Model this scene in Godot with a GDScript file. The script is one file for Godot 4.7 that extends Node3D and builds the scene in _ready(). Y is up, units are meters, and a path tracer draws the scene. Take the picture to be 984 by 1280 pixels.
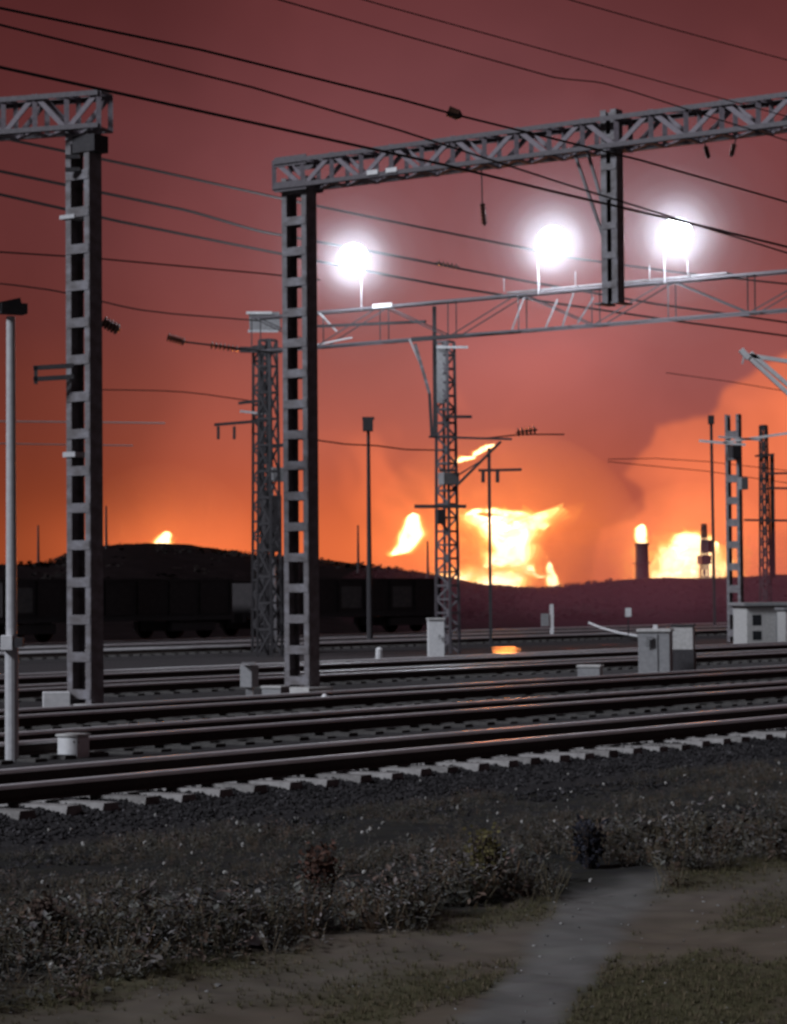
extends Node3D
# A railway yard at night, a depot burning on the horizon.
# Track axes: s runs along the rails, o across them away from the viewer.

const F := 3000.0          # focal length in pixels of a 984 x 1280 picture
const EYE := Vector3(0, 2.2, 0)
const TRACK := deg_to_rad(38.8)
var view := Basis()
var T := Vector3(sin(TRACK), 0, -cos(TRACK))
var N := Vector3(-cos(TRACK), 0, -sin(TRACK))
var M := {}
var rng := RandomNumberGenerator.new()
var boxes := {}

# ---------------------------------------------------------------- places
func ray(px: float, py: float) -> Vector3:
	return view * Vector3((px - 492.0) / F, (640.0 - py) / F, -1.0)
func at(px: float, py: float, depth: float) -> Vector3:      # a point that far in front of the viewer
	var r := ray(px, py)
	return EYE + r * (depth / -r.z)
func on(px: float, py: float, h: float) -> Vector3:          # a point on the level h
	var r := ray(px, py)
	return EYE + r * ((h - EYE.y) / r.y)
func gp(px: float, o: float, h := 0.0) -> Vector3:           # the point of the line o across the yard, in that direction
	var r := ray(px, 741.0 - 0.008 * (px - 492.0))
	r.y = 0
	var p := r * (o / r.dot(N))
	p.y = h
	return p
func w(s: float, o: float, y: float) -> Vector3:
	return T * s + N * o + Vector3(0, y, 0)
func hgt(py: float, depth: float, px := 492.0) -> float:
	return at(px, py, depth).y

# ---------------------------------------------------------------- mesh building
class MB:
	var v := PackedVector3Array()
	var n := PackedVector3Array()
	var c := PackedColorArray()
	var ix := PackedInt32Array()
	var col := Color.WHITE
	func quad(a: Vector3, b: Vector3, d: Vector3, e: Vector3) -> void:   # counter-clockwise seen from outside
		var nn := (b - a).cross(d - a).normalized()
		var k := v.size()
		v.append_array([a, b, d, e])
		n.append_array([nn, nn, nn, nn])
		c.append_array([col, col, col, col])
		ix.append_array([k, k + 2, k + 1, k, k + 3, k + 2])
	func tri(a: Vector3, b: Vector3, d: Vector3) -> void:
		var nn := (b - a).cross(d - a).normalized()
		var k := v.size()
		v.append_array([a, b, d])
		n.append_array([nn, nn, nn])
		c.append_array([col, col, col])
		ix.append_array([k, k + 2, k + 1])
	func box(x: Transform3D, size: Vector3) -> void:
		var h := size * 0.5
		for f in [[Vector3.RIGHT, Vector3.UP, Vector3.BACK], [Vector3.LEFT, Vector3.BACK, Vector3.UP], [Vector3.UP, Vector3.BACK, Vector3.RIGHT], [Vector3.DOWN, Vector3.RIGHT, Vector3.BACK], [Vector3.BACK, Vector3.RIGHT, Vector3.UP], [Vector3.FORWARD, Vector3.UP, Vector3.RIGHT]]:
			var o: Vector3 = f[0] * h
			var a: Vector3 = f[1] * h
			var b: Vector3 = f[2] * h
			quad(x * (o - a - b), x * (o + a - b), x * (o + a + b), x * (o - a + b))
	func sweep(pts: Array, profile: Array, up := Vector3.UP) -> void:    # profile: closed list of Vector2 (across, up), counter-clockwise seen along the path backwards
		var rings := []
		for i in pts.size():
			var d: Vector3 = (pts[mini(i + 1, pts.size() - 1)] - pts[maxi(i - 1, 0)]).normalized()
			var r := d.cross(up)
			r = r.normalized() if r.length() > 1e-3 else d.cross(Vector3.FORWARD).normalized()
			var u := r.cross(d)
			var ring := []
			for p in profile:
				ring.append(pts[i] + r * p.x + u * p.y)
			rings.append(ring)
		var m := profile.size()
		for i in rings.size() - 1:
			for j in m:
				quad(rings[i][j], rings[i][(j + 1) % m], rings[i + 1][(j + 1) % m], rings[i + 1][j])
		for e in [0, rings.size() - 1]:
			for j in range(1, m - 1):
				if e == 0:
					tri(rings[e][0], rings[e][j + 1], rings[e][j])
				else:
					tri(rings[e][0], rings[e][j], rings[e][j + 1])
	func tube(pts: Array, radius: float, sides := 6) -> void:
		var pr := []
		for i in sides:
			pr.append(Vector2(cos(TAU * i / sides), sin(TAU * i / sides)) * radius)
		sweep(pts, pr)
	func bar(a: Vector3, b: Vector3, ww: float, hh: float) -> void:
		box(MB.along(a, b), Vector3(ww, hh, a.distance_to(b)))
	func lathe(base: Vector3, prof: Array, sides := 12, axis := Vector3.UP) -> void:   # prof: (radius, height)
		var u := axis.cross(Vector3(0.31, 0.2, 0.9)).normalized()
		var q := axis.cross(u)
		for i in prof.size() - 1:
			for j in sides:
				var a0 := TAU * j / sides
				var a1 := TAU * (j + 1) / sides
				var d0 := u * cos(a0) + q * sin(a0)
				var d1 := u * cos(a1) + q * sin(a1)
				var l: Vector3 = base + axis * prof[i].y
				var t: Vector3 = base + axis * prof[i + 1].y
				quad(l + d0 * prof[i].x, l + d1 * prof[i].x, t + d1 * prof[i + 1].x, t + d0 * prof[i + 1].x)
	static func along(a: Vector3, b: Vector3) -> Transform3D:
		var z := (b - a).normalized()
		var x := Vector3.UP.cross(z)
		x = x.normalized() if x.length() > 1e-3 else Vector3.RIGHT
		return Transform3D(Basis(x, z.cross(x), z), (a + b) * 0.5)
	func mesh() -> ArrayMesh:
		var a := []
		a.resize(Mesh.ARRAY_MAX)
		a[Mesh.ARRAY_VERTEX] = v
		a[Mesh.ARRAY_NORMAL] = n
		a[Mesh.ARRAY_COLOR] = c
		a[Mesh.ARRAY_INDEX] = ix
		var m := ArrayMesh.new()
		m.add_surface_from_arrays(Mesh.PRIMITIVE_TRIANGLES, a)
		return m

func tag(o: Node, label: String, category: String, group := "", kind := "") -> Node:
	if label: o.set_meta("label", label)
	if category: o.set_meta("category", category)
	if group: o.set_meta("group", group)
	if kind: o.set_meta("kind", kind)
	return o
func thing(called: String, p: Vector3, label: String, category: String, group := "") -> Node3D:
	var o := Node3D.new()
	o.name = called
	add_child(o, true)
	o.position = p
	tag(o, label, category, group)
	return o
func put(called: String, mesh: Mesh, mat: Material, parent: Node = self, x := Transform3D()) -> MeshInstance3D:
	var o := MeshInstance3D.new()
	o.name = called
	o.mesh = mesh
	o.material_override = mat
	parent.add_child(o, true)
	o.transform = x
	return o
func commit(called: String, mb: MB, mat: Material, parent: Node = self) -> MeshInstance3D:   # the builder holds world places
	var o := put(called, null, mat, parent)
	var back := Vector3.ZERO
	if parent != self:
		back = (parent as Node3D).global_position
	elif mb.v.size():
		var lo := mb.v[0]
		var hi := mb.v[0]
		for p in mb.v:
			lo = lo.min(p)
			hi = hi.max(p)
		back = Vector3((lo.x + hi.x) / 2, lo.y, (lo.z + hi.z) / 2)
		o.position = back
	for i in mb.v.size():
		mb.v[i] -= back
	o.mesh = mb.mesh()
	return o
func box_mesh(size: Vector3) -> BoxMesh:
	var key := size.snapped(Vector3.ONE * 0.005)
	if not boxes.has(key):
		var b := BoxMesh.new()
		b.size = key
		boxes[key] = b
	return boxes[key]
func bar(called: String, a: Vector3, b: Vector3, ww: float, hh: float, mat: Material, parent: Node3D) -> MeshInstance3D:
	var x := MB.along(a, b)
	x.origin -= parent.global_position
	return put(called, box_mesh(Vector3(ww, hh, a.distance_to(b))), mat, parent, x)
func block(called: String, p: Vector3, size: Vector3, mat: Material, parent: Node3D, turn := 0.0) -> MeshInstance3D:   # p: middle of its underside
	var mb := MB.new()
	var b := 0.012
	var x := Transform3D(Basis(Vector3.UP, turn), p)
	var h := size * 0.5
	var low := []
	var mid := []
	var top := []
	for k in [Vector2(-1, -1), Vector2(-1, 1), Vector2(1, 1), Vector2(1, -1)]:
		low.append(x * Vector3(k.x * h.x, 0, k.y * h.z))
		mid.append(x * Vector3(k.x * h.x, size.y - b, k.y * h.z))
		top.append(x * Vector3(k.x * (h.x - b), size.y, k.y * (h.z - b)))
	for i in 4:
		var j := (i + 1) % 4
		mb.quad(low[i], low[j], mid[j], mid[i])
		mb.quad(mid[i], mid[j], top[j], top[i])
	mb.quad(top[0], top[1], top[2], top[3])
	return commit(called, mb, mat, parent)

# ---------------------------------------------------------------- materials
func noise_tex(f: float, seed_: int, lo: Color, hi: Color, oct := 4, size := 512, normal := false, strength := 4.0) -> NoiseTexture2D:
	var nz := FastNoiseLite.new()
	nz.seed = seed_
	nz.noise_type = FastNoiseLite.TYPE_SIMPLEX_SMOOTH
	nz.frequency = f
	nz.fractal_octaves = oct
	var t := NoiseTexture2D.new()
	t.width = size
	t.height = size
	t.seamless = true
	t.noise = nz
	if normal:
		t.as_normal_map = true
		t.bump_strength = strength
	else:
		var g := Gradient.new()
		g.set_color(0, lo)
		g.set_color(1, hi)
		t.color_ramp = g
	return t
func mat(called: String, lo: Color, hi: Color, rough: float, metal := 0.0, scale := 0.5, f := 0.02, bump := 0.0) -> StandardMaterial3D:
	var m := StandardMaterial3D.new()
	m.resource_name = called
	m.albedo_texture = noise_tex(f, hash(called) % 1000, lo.linear_to_srgb(), hi.linear_to_srgb(), 5)
	m.roughness = rough
	m.metallic = metal
	m.uv1_triplanar = true
	m.uv1_world_triplanar = true
	m.uv1_scale = Vector3.ONE * scale
	if bump > 0.0:
		m.normal_enabled = true
		m.normal_texture = noise_tex(f * 2.0, hash(called) % 1000 + 7, lo, hi, 4, 512, true, 6.0)
		m.normal_scale = bump
	M[called] = m
	return m
func glow(called: String, c: Color, e: float, alpha := 1.0) -> StandardMaterial3D:
	var m := StandardMaterial3D.new()
	m.resource_name = called
	m.albedo_color = Color(0, 0, 0, alpha)
	m.roughness = 1.0
	m.metallic_specular = 0.0
	m.emission_enabled = true
	m.emission = c.linear_to_srgb()
	m.emission_energy_multiplier = e
	if alpha < 1.0:
		m.transparency = BaseMaterial3D.TRANSPARENCY_ALPHA
	M[called] = m
	return m
func tinted(called: String, rough := 0.8) -> StandardMaterial3D:
	var m := StandardMaterial3D.new()
	m.resource_name = called
	m.vertex_color_use_as_albedo = true
	m.roughness = rough
	m.metallic_specular = 0.25
	M[called] = m
	return m

# ---------------------------------------------------------------- sky
var n1 := FastNoiseLite.new()
var n2 := FastNoiseLite.new()
var glow_polygon := PackedVector2Array()
const TABLE := [[-2.0, 0.74, 0.142, 0.046], [1.0, 0.68, 0.130, 0.044], [1.9, 0.60, 0.114, 0.042], [2.8, 0.49, 0.094, 0.041], [4.2, 0.36, 0.074, 0.044], [6.0, 0.225, 0.050, 0.041], [8.0, 0.190, 0.045, 0.042], [10.5, 0.165, 0.040, 0.040], [13.8, 0.118, 0.027, 0.027], [18.0, 0.092, 0.023, 0.024], [35.0, 0.055, 0.018, 0.020], [91.0, 0.028, 0.014, 0.017]]
# where clear glowing air shows under the bank of smoke: degrees right of the middle of the view, degrees up
const GLOW_EDGE := [[4.7, 0.0], [4.85, 1.45], [5.65, 1.65], [5.9, 1.95], [5.8, 2.4], [5.45, 2.7], [5.7, 3.1], [6.1, 3.45], [6.25, 3.9], [6.85, 4.0], [7.5, 4.1], [7.75, 4.5], [7.9, 4.8], [8.6, 5.2], [9.4, 5.55], [11.6, 5.9], [15.0, 5.2], [18.0, 3.0], [20.0, 0.0], [20.0, -4.0], [4.7, -4.0]]
func sky_at(az: float, el: float, d: Vector3) -> Color:      # degrees from the middle of the view, degrees up
	var q := d * 14.0
	var wx := n1.get_noise_3dv(q)
	var wy := n1.get_noise_3dv(q + Vector3(31, 7, 3))
	var a := az + wx * 1.3
	var e := maxf(el + wy * 0.9, -1.5)
	var c := Vector3(0.03, 0.014, 0.017)
	for i in TABLE.size() - 1:
		if e < TABLE[i + 1][0]:
			var k: float = clampf((e - TABLE[i][0]) / (TABLE[i + 1][0] - TABLE[i][0]), 0, 1)
			c = Vector3(TABLE[i][1], TABLE[i][2], TABLE[i][3]).lerp(Vector3(TABLE[i + 1][1], TABLE[i + 1][2], TABLE[i + 1][3]), k)
			break
	# the fires light the smoke most just above them
	var low := exp(-maxf(e, 0.0) / 7.0)
	var lit := 0.22 + 0.76 * exp(-pow((a + 4.2) / 2.9, 2.0)) + 0.72 * exp(-pow((a - 1.7) / 4.2, 2.0)) + 0.35 * exp(-pow((a - 9.0) / 3.5, 2.0))
	c *= lerpf(1.0, lit, low)
	var mid := exp(-pow((az - 1.0) / 6.0, 2.0)) * smoothstep(1.0, 4.0, el) * exp(-pow((el - 5.0) / 4.0, 2.0))
	c += Vector3(0.05, 0.03, 0.03) * mid
	# billows: a dark bank of smoke rising between the two fires and bending away over the right one
	var b := n2.get_noise_3dv(d * 30.0 + Vector3(wx, wy, 0) * 1.5)
	var fine := n2.get_noise_3dv(d * 95.0 + Vector3(wy, wx, b) * 2.0)
	var edge_a := az + b * 1.1 + fine * 0.22
	var edge_e := el + wx * 0.6 + b * 0.9 + fine * 0.2
	var bank := smoothstep(3.4, 6.2, edge_a) * (1.0 - smoothstep(9.0, 26.0, az)) * (1.0 - smoothstep(5.0, 9.5, edge_e)) * smoothstep(0.2, 1.7, edge_e)
	c = c.lerp(Vector3(0.47, 0.098, 0.062).lerp(Vector3(0.31, 0.084, 0.076), smoothstep(2.2, 5.6, el + 0.12 * maxf(0.0, az - 5.0))), 0.85 * bank)
	if az > 2.0 and az < 24.0 and el < 9.0:
		var p := Vector2(az + fine * 0.17 + b * 0.08, el + n2.get_noise_3dv(d * 80.0 + Vector3(9, 4, 2)) * 0.16)
		var gap := 9.0
		for i in GLOW_EDGE.size():
			var g1_: Array = GLOW_EDGE[i]
			var g2_: Array = GLOW_EDGE[(i + 1) % GLOW_EDGE.size()]
			gap = minf(gap, p.distance_to(Geometry2D.get_closest_point_to_segment(p, Vector2(g1_[0], g1_[1]), Vector2(g2_[0], g2_[1]))))
		if not Geometry2D.is_point_in_polygon(p, glow_polygon):
			gap = -gap
		var open := smoothstep(-0.05, 0.10, gap) * (0.66 + 0.34 * smoothstep(0.0, 1.2, gap)) * (0.55 + 0.45 * smoothstep(5.0, 6.3, az))
		open *= 1.0 - 0.7 * smoothstep(9.5, 16.0, az)
		c = c.lerp(Vector3(1.02, 0.222, 0.092) * (1.06 - 0.05 * el) * (1.0 + 0.1 * fine), 0.92 * open)
	# lit swirls left of the main fire
	var sw := smoothstep(-0.05, 0.22, n2.get_noise_3dv(d * 38.0 + Vector3(wx, wy, wx) * 5.0)) * exp(-pow((az - 0.9 + 0.12 * el) / 1.5, 2.0)) * exp(-pow((el - 2.6) / 1.9, 2.0))
	c += Vector3(0.40, 0.080, 0.02) * sw
	c += Vector3(0.19, 0.048, 0.042) * exp(-pow((az - 3.5) / 2.4, 2.0)) * exp(-pow((el - 5.7 - 0.6 * b) / 1.5, 2.0))
	c += Vector3(0.34, 0.085, 0.018) * exp(-pow((az - 1.4 + 0.5 * b) / 2.3, 2.0)) * exp(-pow((el - 1.2 - 0.5 * wy) / 1.5, 2.0)) + Vector3(0.20, 0.045, 0.008) * exp(-pow((az + 4.6) / 2.6, 2.0)) * exp(-pow((el - 1.0) / 1.1, 2.0))
	c *= 1.0 - 0.24 * smoothstep(-1.5, -6.5, az) * smoothstep(0.6, 2.5, el)
	c += Vector3(0.042, 0.026, 0.033) * exp(-pow((az - 2.5) / 7.5, 2.0)) * exp(-pow((el - 9.5) / 4.5, 2.0))
	c *= 1.0 + 0.10 * wx + 0.12 * b + 0.04 * fine
	# away from the fires only a dull night overcast is left
	var off := 1.0 - exp(-pow(maxf(0.0, absf(az) - 14.0) / 48.0, 2.0))
	c = c.lerp(Vector3(0.030, 0.024, 0.029), off * 0.93)
	return Color(c.x, c.y, c.z)
func make_sky() -> ImageTexture:
	for q in GLOW_EDGE:
		glow_polygon.append(Vector2(q[0], q[1]))
	n1.seed = 5
	n1.frequency = 0.35
	n1.fractal_octaves = 3
	n2.seed = 11
	n2.frequency = 0.3
	n2.fractal_octaves = 4
	var wide := Image.create(512, 256, false, Image.FORMAT_RGBF)
	var fill := func(im: Image, x0: int, y0: int, ww: int, hh: int, full: int) -> void:
		for y in hh:
			var el := 90.0 - (y0 + y + 0.5) / (full / 2.0) * 180.0
			for x in ww:
				var az := (x0 + x + 0.5) / full * 360.0 - 180.0
				var ce := cos(deg_to_rad(el))
				var d := Vector3(sin(deg_to_rad(az)) * ce, sin(deg_to_rad(el)), -cos(deg_to_rad(az)) * ce)
				im.set_pixel(x, y, sky_at(az, el, d) if el > -2.5 else Color(0.02, 0.013, 0.013))
	fill.call(wide, 0, 0, 512, 256, 512)
	wide.resize(4096, 2048, Image.INTERPOLATE_CUBIC)
	var fw := 720          # the part with the fires in finer steps
	var fh := 400
	var x0 := 2048 - 340
	var y0 := 1044 - fh
	var near := Image.create(fw, fh, false, Image.FORMAT_RGBF)
	fill.call(near, x0, y0, fw, fh, 4096)
	wide.blit_rect(near, Rect2i(0, 0, fw, fh), Vector2i(x0, y0))
	var turned := Image.create(4096, 2048, false, Image.FORMAT_RGBF)      # a panorama begins straight ahead
	turned.blit_rect(wide, Rect2i(2048, 0, 2048, 2048), Vector2i.ZERO)
	turned.blit_rect(wide, Rect2i(0, 0, 2048, 2048), Vector2i(2048, 0))
	return ImageTexture.create_from_image(turned)

# ---------------------------------------------------------------- railway
func rail_profile(head: bool) -> Array:
	if head:
		return [Vector2(-0.037, -0.048), Vector2(0.037, -0.048), Vector2(0.036, -0.022), Vector2(0.029, -0.009), Vector2(0.016, 0.0), Vector2(-0.016, 0.0), Vector2(-0.029, -0.009), Vector2(-0.036, -0.022)]
	return [Vector2(-0.075, -0.18), Vector2(0.075, -0.18), Vector2(0.07, -0.165), Vector2(0.012, -0.14), Vector2(0.012, -0.05), Vector2(-0.012, -0.05), Vector2(-0.012, -0.14), Vector2(-0.07, -0.165)]
func railway(o: float, s0: float, s1: float, label: String, sleepers: int, half := 1.38) -> void:
	var t := thing("railway_track", w((s0 + s1) / 2, o, 0.0), label, "railway track", "parallel railway tracks across the yard")
	var bed := MB.new()
	var lip := half - 0.3 if half > 1.4 else 1.75
	for q in [[-2.75, -0.16, -2.35, 0.0 if half > 1.4 else 0.085], [-2.35, 0.0 if half > 1.4 else 0.085, -lip, 0.155], [-lip, 0.155, 1.75, 0.155], [1.75, 0.155, 2.35, 0.085]]:
		bed.quad(w(s0, o + q[0], q[1]), w(s1, o + q[0], q[1]), w(s1, o + q[2], q[3]), w(s0, o + q[2], q[3]))
	commit("ballast_bed", bed, M.ballast, t)
	for sd in [-1, 1]:
		var r := MB.new()
		var a := w(s0, o + sd * 0.775, 0.38)
		var b := w(s1, o + sd * 0.775, 0.38)
		r.sweep([a, b], rail_profile(false))
		var body := commit("rail", r, M.rust, t)
		var hd := MB.new()
		hd.sweep([a, b], rail_profile(true))
		commit("rail_head", hd, M.railhead, body)
	var many := MB.new()
	var shared := MB.new()
	for st in [[-half, -0.55], [-0.55, 0.55], [0.55, half]]:
		var inner: float = 0.09
		var a0: float = st[0]
		var a1: float = st[1]
		var y0 := 0.172 if absf(a0) < 0.6 else 0.185
		var y1 := 0.172 if absf(a1) < 0.6 else 0.185
		var pr := [Vector3(-0.14, 0.0, 0), Vector3(-inner, 1.0, 0), Vector3(inner, 1.0, 0), Vector3(0.14, 0.0, 0)]
		for i in 3:
			var f: Vector3 = pr[i]
			var g: Vector3 = pr[i + 1]
			shared.quad(T * f.x + N * a1 + Vector3(0, f.y * y1, 0), T * f.x + N * a0 + Vector3(0, f.y * y0, 0), T * g.x + N * a0 + Vector3(0, g.y * y0, 0), T * g.x + N * a1 + Vector3(0, g.y * y1, 0))
	for e in [-half, half]:
		var z := [T * -0.14 + N * e, T * 0.14 + N * e, T * 0.09 + N * e + Vector3(0, 0.185, 0), T * -0.09 + N * e + Vector3(0, 0.185, 0)]
		if e > 0:
			z.reverse()
		shared.quad(z[0], z[1], z[2], z[3])
	var sm := shared.mesh()
	var count := int((s1 - s0) / 0.55)
	for i in count:
		var s := s0 + 0.3 + i * 0.55 + rng.randf_range(-0.02, 0.02)
		var turn := Basis(Vector3.UP, rng.randf_range(-0.025, 0.025))
		var place := w(s, o + rng.randf_range(-0.04, 0.04), 0.012 + rng.randf_range(-0.014, 0.012))
		if i < sleepers:
			put("sleeper", sm, M.sleeper_dark if half < 1.4 else (M.sleeper if i % 3 else M.sleeper_worn), t, Transform3D(turn, place - t.position))
		else:
			many.v.append_array(Array(shared.v).map(func(p): return place + p))
			many.n.append_array(shared.n)
			many.c.append_array(shared.c)
			var k := many.v.size() - shared.v.size()
			for j in shared.ix:
				many.ix.append(j + k)
	if many.v.size():
		commit("sleepers", many, M.sleeper_dark, t).set_meta("kind", "stuff")

func channel_post(parent: Node3D, p: Vector3, top: float, wn: float, wt: float, step: float, across: Vector3, m: Material, called := "post", plate := 0.17) -> MeshInstance3D:
	# two channels joined by batten plates; across: the way from one channel to the other
	var al := across.cross(Vector3.UP).normalized()
	var mb := MB.new()
	for sd in [-1.0, 1.0]:
		var c: Vector3 = p + across * sd * (wn / 2 - 0.012)
		mb.box(Transform3D(Basis(across, Vector3.UP, across.cross(Vector3.UP)), c + Vector3(0, (top - p.y) / 2, 0)), Vector3(0.02, top - p.y, wt))
		for e in [-1.0, 1.0]:
			mb.box(Transform3D(Basis(across, Vector3.UP, across.cross(Vector3.UP)), c - across * sd * 0.062 + al * e * (wt / 2 - 0.009) + Vector3(0, (top - p.y) / 2, 0)), Vector3(0.1, top - p.y - 0.01, 0.016))
	var o := commit(called, mb, m, parent)
	var size := Vector3(wn - 0.03, plate, 0.012)
	var y := p.y + 0.35
	while y < top - 0.1:
		for e in [-1.0, 1.0]:
			put("batten_plate", box_mesh(size), m, o, Transform3D(Basis(across, Vector3.UP, across.cross(Vector3.UP)), Vector3(p.x, y, p.z) + al * e * (wt / 2 + 0.006) - parent.global_position - o.position))
		y += step
	return o
func truss(parent: Node3D, a: Vector3, b: Vector3, high: float, deep: float, panel: float, m: Material, chord := 0.085, lace := 0.05) -> MeshInstance3D:
	# a box truss from a to b (the middle of its underside)
	var d := (b - a).normalized()
	var side := d.cross(Vector3.UP).normalized() * deep / 2
	var up := Vector3(0, high, 0)
	var mb := MB.new()
	for sd in [-1.0, 1.0]:
		for h in [0.0, 1.0]:
			var k: Vector3 = side * sd + up * h
			mb.bar(a + k, b + k, chord, 0.014)
			mb.bar(a + k + Vector3(0, (0.5 - h) * chord, 0) + side.normalized() * sd * chord * 0.5, b + k + Vector3(0, (0.5 - h) * chord, 0) + side.normalized() * sd * chord * 0.5, 0.014, chord)
	var o := commit("beam", mb, M.chord, parent)
	var n := int(round(a.distance_to(b) / panel))
	for i in n + 1:
		var p := a.lerp(b, float(i) / n)
		for sd in [-1.0, 1.0]:
			bar("upright", p + side * sd, p + side * sd + up, lace, lace * 0.4, m, o)
		bar("cross_strut", p + side, p - side, lace, lace * 0.4, m, o)
		bar("cross_strut", p + side + up, p - side + up, lace, lace * 0.4, m, o)
		if i < n:
			var q := a.lerp(b, float(i + 1) / n)
			for sd in [-1.0, 1.0]:
				var lo := p if i % 2 else q
				var hi := q if i % 2 else p
				bar("diagonal", lo + side * sd * 0.97, hi + side * sd * 0.97 + up, lace * 0.4, lace, m, o)
			bar("diagonal", p + side + up * 0.99, q - side + up * 0.99, lace, lace * 0.4, m, o)
			bar("diagonal", p - side + up * 0.01, q + side + up * 0.01, lace, lace * 0.4, m, o)
	return o
func lattice_post(parent: Node3D, p: Vector3, top: float, low_w: float, top_w: float, step: float, across: Vector3, m: Material, leg := 0.06) -> MeshInstance3D:
	var al := across.cross(Vector3.UP).normalized()
	var mb := MB.new()
	var corner := func(i: int, k: float) -> Vector3:
		var ww := lerpf(low_w, top_w, k) / 2
		return Vector3(p.x, lerpf(p.y, top, k), p.z) + across * ww * [-1, 1, 1, -1][i] + al * ww * [-1, -1, 1, 1][i]
	for i in 4:
		mb.bar(corner.call(i, 0.0), corner.call(i, 1.0), leg, leg)
	var o := commit("post", mb, m, parent)
	var n := int((top - p.y) / step)
	for k in n:
		for i in 4:
			var j := (i + 1) % 4
			var e := float(k) / n
			var f := float(k + 1) / n
			if i % 2 == 0 or step > 0.6:
				bar("lacing", corner.call(i, e if k % 2 else f), corner.call(j, f if k % 2 else e), leg * 0.35, leg * 0.8, m, o)
			bar("rung", corner.call(i, f), corner.call(j, f), leg * 0.4, leg * 0.8, m, o)
	return o
func wire(called: String, o: float, pts: Array, r: float, label: String, category := "wire", group := "overhead wires along the tracks", m: Material = null) -> MeshInstance3D:
	var c := Curve3D.new()
	for i in pts.size():
		var g := gp(pts[i][0], o)
		var p := at(pts[i][0], pts[i][1], -g.z)
		var a := pts[maxi(i - 1, 0)] as Array
		var b := pts[mini(i + 1, pts.size() - 1)] as Array
		var pa := at(a[0], a[1], -gp(a[0], o).z)
		var pb := at(b[0], b[1], -gp(b[0], o).z)
		var dir := (pb - pa).normalized()
		c.add_point(p, -dir * p.distance_to(pa) * 0.3, dir * p.distance_to(pb) * 0.3)
	var mb := MB.new()
	mb.tube(Array(c.tessellate(4, 1.0)), r, 6)
	var x := commit(called, mb, m if m else M.cable, self)
	tag(x, label, category, group)
	return x
func insulator(a: Vector3, b: Vector3, r: float, label: String, sheds := 6, group := "insulators on the wires") -> Node3D:
	var t := thing("insulator", a, label, "insulator", group)
	bar("rod", a, b, 0.04, 0.04, M.cable, t)
	for i in sheds:
		var mb := MB.new()
		var p := a.lerp(b, (i + 0.7) / (sheds + 0.4))
		mb.lathe(p, [Vector2(0.0, -0.012), Vector2(r, -0.03), Vector2(r, -0.01), Vector2(r * 0.35, 0.035), Vector2(0.0, 0.04)], 10, (b - a).normalized())
		commit("shed_disc", mb, M.porcelain, t)
	return t

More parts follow.
